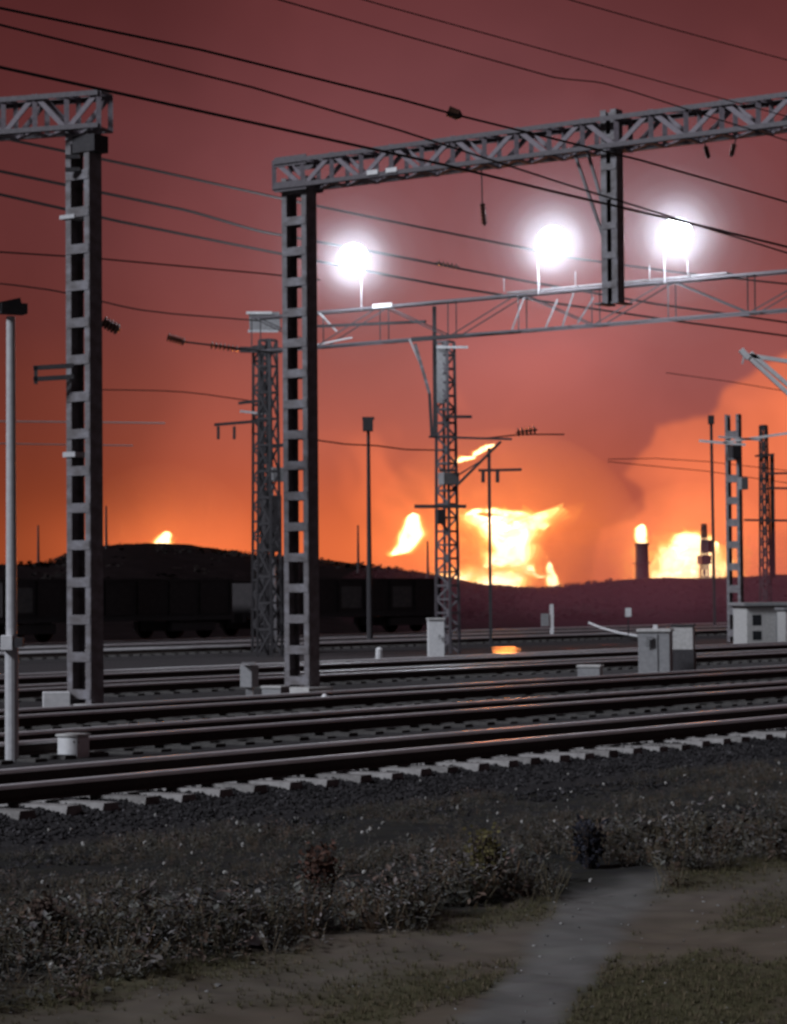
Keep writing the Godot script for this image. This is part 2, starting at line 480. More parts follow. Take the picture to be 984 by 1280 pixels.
# ---------------------------------------------------------------- fire
func flame(called: String, spine: Array, label: String, group := "") -> Node3D:
	# spine: [place, radius] from the foot upwards; nested sheets of fire, hottest inside
	var t := thing(called, spine[0][0], label, "flame", group)
	var nz := FastNoiseLite.new()
	nz.seed = rng.randi() % 1000
	nz.frequency = 0.16
	nz.fractal_octaves = 4
	var looks := [[0.85, 0.0], [1.0, 0.28], [1.13, 0.4], [1.28, 0.45], [1.46, 0.5], [1.68, 0.5], [1.98, 0.5]]
	for l in looks.size():
		var k: Array = looks[l]
		var st := SurfaceTool.new()
		st.begin(Mesh.PRIMITIVE_TRIANGLES)
		st.set_smooth_group(0)
		var rows := 22
		var cols := 26
		var ring := func(i: int, j: int) -> Vector3:
			var f: float = float(i) / rows * (spine.size() - 1)
			var a := mini(int(f), spine.size() - 2)
			var u: float = smoothstep(0.0, 1.0, f - a)
			var c: Vector3 = (spine[a][0] as Vector3).lerp(spine[a + 1][0], f - a)
			var r: float = lerpf(spine[a][1], spine[a + 1][1], u) * k[0]
			if i == 0 or i == rows:
				r *= 0.02
			elif i == 1 or i == rows - 1:
				r *= 0.6
			var q: float = TAU * j / cols
			var d := Vector3(cos(q), 0.0, sin(q) * 0.75)
			var p: Vector3 = c + d * r
			var b := nz.get_noise_3dv(p * Vector3(1, 0.62, 1))
			var b2 := nz.get_noise_3dv(p * 2.7 + Vector3(40, 0, 0))
			return c + d * r * (1.0 + (0.42 + k[1] * 0.25) * b + 0.34 * b2) + Vector3(0, r * (0.5 * b + 0.3 * b2), 0)
		var pts := []
		for i in rows + 1:
			for j in cols:
				pts.append(ring.call(i, j))
		for i in rows:
			for j in cols:
				var jj := (j + 1) % cols
				for id in [i * cols + j, (i + 1) * cols + j, i * cols + jj, i * cols + jj, (i + 1) * cols + j, (i + 1) * cols + jj]:
					st.add_vertex(pts[id] - t.position)
		st.index()
		st.generate_normals()
		put("flame_core" if l == 0 else "flame_sheet", st.commit(), M["fire_%d" % l], t)
	# licking tongues round the body, thinner and redder outwards
	for l in 3:
		var st := SurfaceTool.new()
		st.begin(Mesh.PRIMITIVE_TRIANGLES)
		st.set_smooth_group(0)
		for n in [9, 14, 14][l]:
			var f := rng.randf() * (spine.size() - 1.001)
			var a := int(f)
			var c: Vector3 = (spine[a][0] as Vector3).lerp(spine[a + 1][0], f - a)
			var r: float = lerpf(spine[a][1], spine[a + 1][1], f - a)
			var q := rng.randf() * TAU
			var reach: float = [rng.randf_range(0.3, 0.85), rng.randf_range(0.5, 1.2), rng.randf_range(0.6, 1.6)][l]
			c += Vector3(cos(q), 0, sin(q) * 0.7) * r * reach
			var up := Vector3(rng.randf_range(-0.5, 0.5) + cos(q) * 0.25, 1.0, rng.randf_range(-0.3, 0.3)).normalized()
			var high: float = r * rng.randf_range(0.5, 1.15)
			var fat: float = r * rng.randf_range(0.22, 0.5)
			var side := up.cross(Vector3.BACK).normalized()
			var fore := side.cross(up)
			var bend := side * rng.randf_range(-0.35, 0.35) * high
			var rows := [0.0, 0.12, 0.3, 0.55, 0.8, 1.0]
			var fats := [0.0, 0.7, 1.0, 0.72, 0.34, 0.0]
			var ring := []
			for i in 6:
				for j in 7:
					var w_ := TAU * j / 7.0
					ring.append(c + up * (rows[i] - 0.35) * high + bend * rows[i] * rows[i] + (side * cos(w_) + fore * sin(w_)) * fat * fats[i] - t.position)
			for i in 5:
				for j in 7:
					var jj := (j + 1) % 7
					for id in [i * 7 + j, (i + 1) * 7 + j, i * 7 + jj, i * 7 + jj, (i + 1) * 7 + j, (i + 1) * 7 + jj]:
						st.add_vertex(ring[id])
		st.index()
		st.generate_normals()
		put(["flame_tongues", "flame_fringe", "flame_veil"][l], st.commit(), [M.fire_mid, M.fire_rim, M.fire_veil][l], t).set_meta("kind", "stuff")
	return t
func light(parent: Node3D, p: Vector3, c: Color, e: float, size: float) -> void:
	var l := OmniLight3D.new()
	l.name = "light"
	parent.add_child(l, true)
	l.global_position = p
	l.light_color = c
	l.light_energy = e
	l.light_size = size
	l.omni_range = 400.0
	l.omni_attenuation = 2.0
	l.shadow_enabled = true
func puff(parent: Node, p: Vector3, size: Vector3, density: float, c: Color, called := "smoke_puff") -> FogVolume:
	var f := FogVolume.new()
	f.name = called
	f.shape = RenderingServer.FOG_VOLUME_SHAPE_ELLIPSOID
	f.size = size
	var m := FogMaterial.new()
	m.density = density
	m.albedo = c.linear_to_srgb()
	f.material = m
	parent.add_child(f, true)
	f.position = p - ((parent as Node3D).global_position if parent != self else Vector3.ZERO)
	return f

# ================================================================ the scene
func _ready() -> void:
	rng.seed = 20
	var pitch := atan2(101.0, F)
	view = Basis(Vector3.RIGHT, pitch) * Basis(Vector3.BACK, -0.008)
	var cam := Camera3D.new()
	cam.name = "camera"
	var lens := CameraAttributesPhysical.new()      # a phone lens that is not quite in focus
	lens.frustum_focal_length = 12.0 / (640.0 / F)
	lens.frustum_near = 0.1
	lens.frustum_far = 6000.0
	lens.frustum_focus_distance = 4.0
	lens.exposure_aperture = 11.5
	cam.attributes = lens
	cam.fov = rad_to_deg(2.0 * atan(640.0 / F))
	cam.near = 0.1
	cam.far = 6000.0
	add_child(cam)
	cam.transform = Transform3D(view, EYE)
	cam.current = true
	var env := Environment.new()
	env.background_mode = Environment.BG_SKY
	var sky := Sky.new()
	var pano := PanoramaSkyMaterial.new()
	pano.panorama = make_sky()
	sky.sky_material = pano
	env.sky = sky
	env.tonemap_mode = Environment.TONE_MAPPER_LINEAR
	env.tonemap_exposure = 1.0
	env.sdfgi_enabled = true
	env.ssao_enabled = true
	env.ssil_enabled = true
	env.volumetric_fog_enabled = true
	env.volumetric_fog_density = 0.0
	var we := WorldEnvironment.new()
	we.name = "environment"
	we.environment = env
	add_child(we)
	var sun := DirectionalLight3D.new()      # the pale light of the station side, from behind on the left
	sun.name = "night_light"
	sun.light_color = Color(0.93, 0.95, 1.0)
	sun.light_energy = 0.85
	sun.light_angular_distance = 12.0
	sun.shadow_enabled = true
	sun.sky_mode = DirectionalLight3D.SKY_MODE_LIGHT_ONLY
	add_child(sun)
	sun.look_at_from_position(Vector3(-0.72, 0.62, 0.42) * 100.0, Vector3.ZERO)

	materials()
	setting()
	puddles()
	tracks()
	verge()
	gantries()
	lamps()
	posts()
	wires()
	furniture()
	far_side()
	fires()

func materials() -> void:
	mat("steel", Color(0.10, 0.088, 0.085), Color(0.27, 0.265, 0.29), 0.6, 0.1, 0.55, 0.012, 0.4)
	mat("dark_steel", Color(0.024, 0.022, 0.025), Color(0.055, 0.05, 0.052), 0.8, 0.0, 0.9, 0.02)
	mat("chord", Color(0.07, 0.062, 0.07), Color(0.14, 0.125, 0.135), 0.55, 0.1, 0.9, 0.02)
	mat("lace", Color(0.15, 0.13, 0.15), Color(0.24, 0.21, 0.23), 0.6, 0.1, 0.9, 0.02)
	mat("pale_steel", Color(0.42, 0.42, 0.43), Color(0.58, 0.58, 0.58), 0.5, 0.0, 0.7, 0.02)
	mat("rust", Color(0.018, 0.012, 0.010), Color(0.05, 0.032, 0.026), 0.8, 0.0, 1.5, 0.02)
	mat("railhead", Color(0.72, 0.72, 0.73), Color(0.9, 0.9, 0.9), 0.3, 0.2, 0.5, 0.01)
	mat("ballast", Color(0.008, 0.0075, 0.008), Color(0.032, 0.029, 0.03), 0.95, 0.0, 1.2, 0.05, 1.0)
	mat("yard", Color(0.008, 0.007, 0.008), Color(0.027, 0.024, 0.025), 0.95, 0.0, 0.25, 0.03, 0.8)
	mat("walkway", Color(0.12, 0.115, 0.11), Color(0.24, 0.23, 0.22), 0.95, 0.0, 0.35, 0.03, 0.6)
	mat("earth", Color(0.02, 0.018, 0.015), Color(0.05, 0.045, 0.038), 0.95, 0.0, 0.06, 0.03)
	mat("sleeper", Color(0.17, 0.16, 0.155), Color(0.34, 0.325, 0.31), 0.85, 0.0, 0.8, 0.02, 0.4)
	mat("sleeper_worn", Color(0.10, 0.094, 0.09), Color(0.28, 0.265, 0.25), 0.9, 0.0, 0.9, 0.03, 0.4)
	mat("sleeper_dark", Color(0.03, 0.028, 0.026), Color(0.075, 0.07, 0.065), 0.9, 0.0, 0.9, 0.03, 0.4)
	mat("concrete", Color(0.36, 0.355, 0.34), Color(0.56, 0.55, 0.53), 0.85, 0.0, 0.8, 0.02, 0.4)
	mat("grey_paint", Color(0.20, 0.20, 0.205), Color(0.30, 0.30, 0.30), 0.6, 0.0, 0.7, 0.02)
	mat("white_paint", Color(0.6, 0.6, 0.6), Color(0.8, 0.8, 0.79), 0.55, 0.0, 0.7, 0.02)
	mat("cable", Color(0.012, 0.011, 0.011), Color(0.03, 0.026, 0.026), 0.7, 0.0, 0.8, 0.02)
	mat("porcelain", Color(0.05, 0.025, 0.018), Color(0.09, 0.045, 0.03), 0.3, 0.0, 0.8, 0.02)
	mat("wagon", Color(0.014, 0.011, 0.012), Color(0.036, 0.029, 0.030), 0.8, 0.0, 0.35, 0.02)
	mat("wagon_grey", Color(0.06, 0.06, 0.062), Color(0.13, 0.125, 0.12), 0.8, 0.0, 0.35, 0.02)
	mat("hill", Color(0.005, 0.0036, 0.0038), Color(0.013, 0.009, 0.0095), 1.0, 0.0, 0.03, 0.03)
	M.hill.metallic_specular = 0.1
	mat("glass_dark", Color(0.02, 0.022, 0.025), Color(0.03, 0.032, 0.035), 0.1, 0.0, 0.5, 0.02)
	mat("water", Color(0.008, 0.008, 0.009), Color(0.014, 0.013, 0.013), 0.2, 0.0, 0.5, 0.03, 0.05)
	tinted("leaf", 0.75)
	tinted("stone", 0.9)
	tinted("soil", 0.95)
	glow("lamp_glow", Color(0.92, 0.96, 1.0), 26.0)
	glow("warm_lamp_glow", Color(1.0, 0.86, 0.62), 3.2)
	glow("fire_0", Color(1.0, 0.84, 0.60), 7.0)
	glow("fire_1", Color(1.0, 0.72, 0.36), 4.4, 0.55)
	glow("fire_2", Color(1.0, 0.58, 0.20), 3.0, 0.34)
	glow("fire_3", Color(1.0, 0.44, 0.11), 2.0, 0.22)
	glow("fire_4", Color(1.0, 0.37, 0.09), 1.6, 0.15)
	glow("fire_5", Color(1.0, 0.31, 0.075), 1.35, 0.10)
	glow("fire_6", Color(1.0, 0.26, 0.065), 1.15, 0.06)
	glow("fire_mid", Color(1.0, 0.46, 0.11), 2.4, 0.30)
	glow("fire_rim", Color(1.0, 0.36, 0.075), 1.6, 0.16)
	glow("fire_veil", Color(1.0, 0.28, 0.055), 1.25, 0.08)

func setting() -> void:
	var g := MB.new()
	g.quad(w(-4000, -400, -0.25), w(4000, -400, -0.25), w(4000, 5000, -0.25), w(-4000, 5000, -0.25))
	tag(commit("ground", g, M.earth), "dark open ground reaching out under the hill to the horizon", "ground", "", "structure")
	var y := MB.new()
	var nz := FastNoiseLite.new()
	nz.seed = 3
	nz.frequency = 0.35
	var strips := [15.7, 16.4, 17.0, 17.6]
	var o := 20.0
	while o < 80.0:
		strips.append(o)
		o += 3.0
	var s := -30.0
	while s < 150.0:
		for i in strips.size() - 1:
			var q := []
			for e in [[s, strips[i]], [s + 3, strips[i]], [s + 3, strips[i + 1]], [s, strips[i + 1]]]:
				q.append(w(e[0], e[1], 0.07 + 0.012 * nz.get_noise_2d(e[0], e[1]) if e[1] > 16.9 else (-0.03 if e[1] > 16.0 else -0.1)))
			y.quad(q[0], q[1], q[2], q[3])
		s += 3.0
	tag(commit("yard_ground", y, M.yard), "dark oily ballast floor of the railway yard between the tracks", "yard ground", "", "structure")
	var p := MB.new()
	p.quad(w(-20, 30.4, 0.1), w(140, 30.4, 0.1), w(140, 33.3, 0.1), w(-20, 33.3, 0.1))
	p.quad(w(-20, 30.25, 0.05), w(140, 30.25, 0.05), w(140, 30.4, 0.1), w(-20, 30.4, 0.1))
	tag(commit("path", p, M.walkway), "pale gravel walkway between the tracks where the gantry posts stand", "walkway", "", "structure")

func puddles() -> void:
	var nz := FastNoiseLite.new()
	nz.seed = 12
	nz.frequency = 0.5
	for e in [[633, 48.9, 0.6, 0.16], [628, 50.2, 0.7, 0.2], [635, 51.9, 0.6, 0.22], [629, 53.8, 0.7, 0.26], [634, 55.6, 0.5, 0.2], [712, 50.2, 0.5, 0.2], [760, 52.5, 0.7, 0.2]]:
		var c := gp(e[0], e[1], 0.1)
		var mb := MB.new()
		var ring := []
		for i in 28:
			var q := TAU * i / 28.0
			var k := 1.0 + 0.7 * nz.get_noise_2d(cos(q) * 3.0 + e[0], sin(q) * 3.0)
			ring.append(c + T * cos(q) * e[2] * k + N * sin(q) * e[3] * k)
		for i in 28:
			mb.tri(c, ring[(i + 1) % 28], ring[i])
		tag(commit("puddle", mb, M.water), "wet puddle on the open ground beyond the middle tracks", "", "", "structure")

func tracks() -> void:
	railway(18.3, -8.0, 75.0, "nearest railway track, its concrete sleeper ends showing above the weeds", 150, 1.5)
	railway(23.35, -8.0, 90.0, "second railway track from the front, behind the white marker box and lamp pole", 120)
	railway(28.3, -8.0, 110.0, "third track from the front, along the near side of the gantry posts", 0)
	railway(36.0, -4.0, 130.0, "shiny track just behind the feet of the two gantry posts", 0)
	railway(41.3, 0.0, 140.0, "track just in front of the short white post and the tall white cabinet", 0)
	railway(58.6, 10.0, 170.0, "track behind the central lattice mast", 0)
	railway(64.0, 10.0, 180.0, "empty track in front of the dark freight wagons", 0)
	railway(69.4, 10.0, 190.0, "farthest track, carrying the dark freight wagons", 0)
	# stones of the nearest bed and its shoulder
	var mb := MB.new()
	var pts := []
	for k in [Vector3(1, 0, 0), Vector3(-0.8, 0.1, 0.2), Vector3(0.1, 0.7, 0), Vector3(0, -0.6, 0.1), Vector3(0.2, 0.1, 0.9), Vector3(-0.1, -0.1, -1)]:
		pts.append(k)
	for f in [[2, 4, 0], [2, 1, 4], [2, 5, 1], [2, 0, 5], [3, 0, 4], [3, 4, 1], [3, 1, 5], [3, 5, 0]]:
		mb.tri(pts[f[0]], pts[f[1]], pts[f[2]])
	var mm := MultiMesh.new()
	mm.transform_format = MultiMesh.TRANSFORM_3D
	mm.use_colors = true
	mm.mesh = mb.mesh()
	mm.instance_count = 34000
	for i in mm.instance_count:
		var o := rng.randf_range(15.7, 20.2) if i % 2 else 14.6 + 2.6 * pow(rng.randf(), 0.6)
		var s := rng.randf_range(4.0, 42.0)
		var y := 0.155 if o > 17.1 else (lerpf(0.0, 0.155, (o - 15.95) / 1.15) if o > 15.95 else -0.055)
		var r := rng.randf_range(0.018, 0.04)
		var b := Basis.from_euler(Vector3(rng.randf() * 6, rng.randf() * 6, rng.randf() * 6)).scaled(Vector3(r, r * 0.8, r))
		mm.set_instance_transform(i, Transform3D(b, w(s, o, y + 0.005)))
		var k := rng.randf_range(0.012, 0.042) * (1.0 if rng.randf() > 0.05 else 2.5)
		mm.set_instance_color(i, Color(k * 1.02, k * 0.96, k))
	var mi := MultiMeshInstance3D.new()
	mi.name = "ballast_stones"
	mi.multimesh = mm
	mi.material_override = M.stone
	add_child(mi)
	tag(mi, "dark crushed stone around the sleepers of the nearest track", "ballast", "", "stuff")

var path_line := []
var vn := FastNoiseLite.new()
func path_near(p: Vector3) -> float:      # 1 on the trodden paths, 0 off them
	var best := 99.0
	for i in path_line.size() - 1:
		var a: Vector3 = path_line[i][0]
		var b: Vector3 = path_line[i + 1][0]
		var q := Geometry3D.get_closest_point_to_segment(p, a, b)
		var k := clampf((q - a).length() / maxf((b - a).length(), 1e-3), 0, 1)
		best = minf(best, p.distance_to(q) / lerpf(path_line[i][1], path_line[i + 1][1], k))
	return 1.0 - smoothstep(0.65, 1.35, best + vn.get_noise_3dv(p * 3.0) * 0.35)
func verge_y(s: float, o: float) -> float:
	var y := -0.05 - 0.12 * smoothstep(12.0, 9.0, o)
	return y + 0.05 * vn.get_noise_2d(s * 1.3, o * 1.3) + 0.018 * vn.get_noise_2d(s * 9.0, o * 9.0)
func verge() -> void:
	vn.seed = 8
	vn.frequency = 0.4
	vn.fractal_octaves = 4
	for k in [[775, 1098, 0.40], [742, 1140, 0.30], [708, 1190, 0.27], [655, 1250, 0.26], [600, 1330, 0.27], [560, 1400, 0.4]]:
		var p := on(k[0], k[1], -0.12)
		p.y = 0
		path_line.append([p, k[2]])
	var step := 0.07
	var s0 := -2.0
	var o0 := 3.5
	var ns := int(32.0 / step)
	var no := int(12.7 / step)
	var a := PackedVector3Array()
	var c := PackedColorArray()
	var ix := PackedInt32Array()
	var st := SurfaceTool.new()
	st.begin(Mesh.PRIMITIVE_TRIANGLES)
	st.set_smooth_group(0)
	for i in ns + 1:
		for j in no + 1:
			var s := s0 + i * step
			var o := o0 + j * step
			var p := w(s, o, verge_y(s, o))
			var big := vn.get_noise_2d(s * 0.55 + 90, o * 1.6)
			var sm := vn.get_noise_2d(s * 4.0, o * 5.0 + 50)
			var soil := Vector3(0.105, 0.085, 0.064)
			var grass := Vector3(0.058, 0.053, 0.029)
			var k := smoothstep(-0.18, 0.12, big + 0.3 * sm)
			var col := soil.lerp(grass, k)
			# a worn strip along the edge of the weeds
			var worn := exp(-pow((o - 9.75 + 0.25 * big) / 0.5, 2.0))
			col = col.lerp(Vector3(0.115, 0.098, 0.082), 0.75 * worn)
			col = col.lerp(Vector3(0.125, 0.120, 0.112), path_near(w(s, o, 0)))
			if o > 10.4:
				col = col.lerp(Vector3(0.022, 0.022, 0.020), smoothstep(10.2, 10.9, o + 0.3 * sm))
			col *= 1.0 + 0.28 * sm
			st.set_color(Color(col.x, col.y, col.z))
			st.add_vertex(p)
	for i in ns:
		for j in no:
			var q := i * (no + 1) + j
			for id in [q, q + no + 1, q + 1, q + 1, q + no + 1, q + no + 2]:
				st.add_index(id)
	st.generate_normals()
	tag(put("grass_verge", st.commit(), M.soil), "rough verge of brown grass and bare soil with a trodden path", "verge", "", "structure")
	# weeds: many small leaves on stems
	var kinds := []
	for v in 4:
		var mb := MB.new()
		var big: float = [1.0, 1.7, 0.65, 0.5][v]
		for k in [24, 14, 34, 10][v]:
			var d := rng.randf() * TAU
			var h := pow(rng.randf(), [0.8, 1.2, 1.0, 0.5][v]) * 0.95 + 0.05
			var out := Vector3(cos(d), 0, sin(d))
			var base := out * rng.randf_range(0.02, 0.26) * (0.4 + h) + Vector3(0, h, 0)
			var tip: Vector3 = base + out * rng.randf_range(0.06, 0.17) * big + Vector3(0, rng.randf_range(-0.10, 0.14) * big, 0)
			var side: Vector3 = out.cross(Vector3.UP) * rng.randf_range(0.014, 0.045) * big
			var mid := base.lerp(tip, 0.45) + Vector3(0, 0.02, 0)
			var tone := rng.randf_range(0.35, 1.5)
			mb.col = Color(tone * rng.randf_range(0.95, 1.2), tone, tone * rng.randf_range(0.85, 1.1))
			mb.tri(base, mid + side, tip)
			mb.tri(base, tip, mid - side)
		mb.col = Color(0.9, 0.75, 0.55)
		for k in [2, 2, 1, 7][v]:
			var d := Vector3(rng.randf_range(-0.22, 0.22), 0, rng.randf_range(-0.22, 0.22))
			mb.bar(d * 0.2, d * 1.6 + Vector3(0, rng.randf_range(0.6, 1.1), 0), 0.007, 0.007)
		kinds.append(mb.mesh())
	for v in 4:
		var mm := MultiMesh.new()
		mm.transform_format = MultiMesh.TRANSFORM_3D
		mm.use_colors = true
		mm.mesh = kinds[v]
		var list := []
		while list.size() < 4200:
			var o := rng.randf_range(10.1, 15.9)
			var s := rng.randf_range(5.0, 30.0)
			var dens := vn.get_noise_2d(s * 0.8 + 7, o * 1.2)
			if dens < rng.randf_range(-0.38, 0.22) or o < 10.35 + 0.7 * vn.get_noise_2d(s * 1.7, 33.0) or path_near(w(s, o, 0)) > 0.4:
				continue
			var h := lerpf(0.23, 0.08, smoothstep(11.0, 13.6, o)) * rng.randf_range(0.35, 1.25) * (1.0 + 0.9 * dens)
			list.append([w(s, o, verge_y(s, o) - 0.02), h, dens, o])
		mm.instance_count = list.size()
		for i in list.size():
			var e: Array = list[i]
			mm.set_instance_transform(i, Transform3D(Basis(Vector3.UP, rng.randf() * TAU).scaled(Vector3(e[1] * 1.7, e[1], e[1] * 1.7)), e[0]))
			var k := rng.randf_range(0.5, 1.3)
			var col := Vector3(0.125, 0.126, 0.112) if rng.randf() < 0.6 else (Vector3(0.19, 0.182, 0.176) if rng.randf() < 0.6 else Vector3(0.18, 0.135, 0.112))
			col *= k
			mm.set_instance_color(i, Color(col.x, col.y, col.z))
		var mi := MultiMeshInstance3D.new()
		mi.name = "weeds"
		mi.multimesh = mm
		mi.material_override = M.leaf
		add_child(mi, true)
		tag(mi, ["dark green leafy weeds in the strip below the nearest track", "broad brownish weeds mixed through the strip below the nearest track", "low grey weeds mixed through the strip below the nearest track", "upright stalky weeds mixed through the strip below the nearest track"][v], "weeds", "", "stuff")
	# pale seed heads
	var head := MB.new()
	head.lathe(Vector3.ZERO, [Vector2(0.0, -0.03), Vector2(0.02, -0.01), Vector2(0.022, 0.012), Vector2(0.0, 0.035)], 6)
	var hm := MultiMesh.new()
	hm.transform_format = MultiMesh.TRANSFORM_3D
	hm.use_colors = true
	hm.mesh = head.mesh()
	hm.instance_count = 230
	for i in 230:
		var o := rng.randf_range(10.3, 14.8)
		var s := rng.randf_range(6.0, 28.0)
		var k := rng.randf_range(0.3, 0.75)
		hm.set_instance_transform(i, Transform3D(Basis.from_euler(Vector3(rng.randf(), rng.randf() * 6, rng.randf())).scaled(Vector3.ONE * k), w(s, o, verge_y(s, o) + rng.randf_range(0.12, 0.42))))
		var b := rng.randf_range(0.12, 0.42)
		hm.set_instance_color(i, Color(b, b * 0.97, b * 0.9))
	var hi := MultiMeshInstance3D.new()
	hi.name = "seed_heads"
	hi.multimesh = hm
	hi.material_override = M.leaf
	add_child(hi)
	tag(hi, "pale seed heads and blossoms dotted over the weeds", "seed heads", "", "stuff")
	# short grass on the near verge
	var tuft := MB.new()
	for k in 7:
		var d := rng.randf() * TAU
		var out := Vector3(cos(d), 0, sin(d))
		var side := out.cross(Vector3.UP) * 0.05
		tuft.tri(out * 0.1 - side, out * 0.1 + side, out * rng.randf_range(0.3, 0.7) + Vector3(0, rng.randf_range(0.6, 1.1), 0))
	var gm := MultiMesh.new()
	gm.transform_format = MultiMesh.TRANSFORM_3D
	gm.use_colors = true
	gm.mesh = tuft.mesh()
	var list2 := []
	while list2.size() < 30000:
		var o := rng.randf_range(5.0, 10.6)
		var s := rng.randf_range(2.5, 21.0)
		var big := vn.get_noise_2d(s * 0.55 + 90, o * 1.6)
		var worn := exp(-pow((o - 9.75 + 0.25 * big) / 0.5, 2.0))
		if smoothstep(-0.25, 0.1, big) * (1.0 - 0.9 * worn) < rng.randf() or path_near(w(s, o, 0)) > rng.randf_range(0.1, 0.6):
			continue
		list2.append([s, o])
	gm.instance_count = list2.size()
	for i in list2.size():
		var s: float = list2[i][0]
		var o: float = list2[i][1]
		var h := rng.randf_range(0.02, 0.055)
		gm.set_instance_transform(i, Transform3D(Basis(Vector3.UP, rng.randf() * TAU).scaled(Vector3(h, h, h)), w(s, o, verge_y(s, o))))
		var k := rng.randf_range(0.6, 1.25)
		var col := Vector3(0.095, 0.086, 0.046) if rng.randf() < 0.65 else Vector3(0.135, 0.108, 0.068)
		col *= k
		gm.set_instance_color(i, Color(col.x, col.y, col.z))
	var gi := MultiMeshInstance3D.new()
	gi.name = "grass"
	gi.multimesh = gm
	gi.material_override = M.leaf
	add_child(gi)
	tag(gi, "short brownish green grass on the verge in front of the weeds", "grass", "", "stuff")
	for k in [[605, 1118, 0.48, Vector3(0.085, 0.072, 0.032), "dry yellowish shrub in the weeds left of the trodden path"], [400, 1125, 0.42, Vector3(0.075, 0.04, 0.03), "reddish brown shrub in the middle of the weed strip"], [60, 1195, 0.4, Vector3(0.07, 0.05, 0.04), "brown withered shrub at the left end of the weed strip"], [735, 1088, 0.42, Vector3(0.022, 0.022, 0.028), "dark upright shrub beside the head of the trodden path"]]:
		var p := on(k[0], k[1], -0.1)
		var t := thing("shrub", p, k[4], "shrub")
		var lf := MB.new()
		var tw := MB.new()
		for i in 26:
			var d := rng.randf() * TAU
			var e: Vector3 = p + Vector3(cos(d) * rng.randf_range(0.05, 0.3), rng.randf_range(0.4, 1.0), sin(d) * rng.randf_range(0.05, 0.3)) * k[2]
			tw.bar(p + Vector3(cos(d), 0, sin(d)) * 0.03, e, 0.008, 0.008)
			for j in 22:
				var q: Vector3 = p.lerp(e, rng.randf_range(0.3, 1.05)) + Vector3(rng.randf_range(-1, 1), rng.randf_range(-1, 1), rng.randf_range(-1, 1)) * 0.06
				var dir := Vector3(rng.randf_range(-1, 1), rng.randf_range(-0.5, 1), rng.randf_range(-1, 1)).normalized() * rng.randf_range(0.03, 0.06)
				var sd := dir.cross(Vector3(0.3, 0.5, 0.8)).normalized() * 0.014
				var b := rng.randf_range(0.6, 1.5)
				lf.col = Color(k[3].x * b, k[3].y * b, k[3].z * b)
				lf.tri(q, q + dir * 0.5 + sd, q + dir)
				lf.tri(q, q + dir, q + dir * 0.5 - sd)
		commit("twigs", tw, M.rust, t)
		commit("foliage", lf, M.leaf, t)
	var grit := MB.new()
	grit.lathe(Vector3.ZERO, [Vector2(0.0, -0.5), Vector2(0.8, -0.3), Vector2(1.0, 0.1), Vector2(0.5, 0.5), Vector2(0.0, 0.55)], 6)
	var pm := MultiMesh.new()
	pm.transform_format = MultiMesh.TRANSFORM_3D
	pm.use_colors = true
	pm.mesh = grit.mesh()
	pm.instance_count = 900
	for i in 900:
		var o := rng.randf_range(4.5, 10.8)
		var s := rng.randf_range(4.0, 20.0)
		var z := rng.randf_range(0.006, 0.018) * (1.0 if rng.randf() > 0.06 else 2.0)
		if path_near(w(s, o, 0)) < 0.3 and i % 3:
			z *= 0.6
		pm.set_instance_transform(i, Transform3D(Basis.from_euler(Vector3(rng.randf(), rng.randf() * 6, rng.randf())).scaled(Vector3(z, z * 0.7, z * 1.3)), w(s, o, verge_y(s, o))))
		var k := rng.randf_range(0.06, 0.24)
		pm.set_instance_color(i, Color(k * 1.03, k, k * 0.95))
	var pi_ := MultiMeshInstance3D.new()
	pi_.name = "pebbles"
	pi_.multimesh = pm
	pi_.material_override = M.stone
	add_child(pi_)
	tag(pi_, "small pebbles and crumbs of stone strewn over the trodden path and verge", "pebbles", "", "stuff")
	# crumpled litter
	var lp := on(311, 1182, -0.1)
	var bag := MB.new()
	var nn := 9
	for i in nn:
		for j in nn:
			var q := []
			for e in [[i, j], [i + 1, j], [i + 1, j + 1], [i, j + 1]]:
				var u: float = float(e[0]) / nn - 0.5
				var v: float = float(e[1]) / nn - 0.5
				var hump := maxf(0.0, 0.26 - u * u - v * v) * 0.32
				q.append(lp + Vector3(u * 0.26, 0.02 + hump + 0.05 * vn.get_noise_2d(u * 60.0, v * 60.0), v * 0.18))
			bag.quad(q[0], q[3], q[2], q[1])
	tag(commit("plastic_bag", bag, M.white_paint), "crumpled white plastic bag lying at the edge of the weeds", "litter")

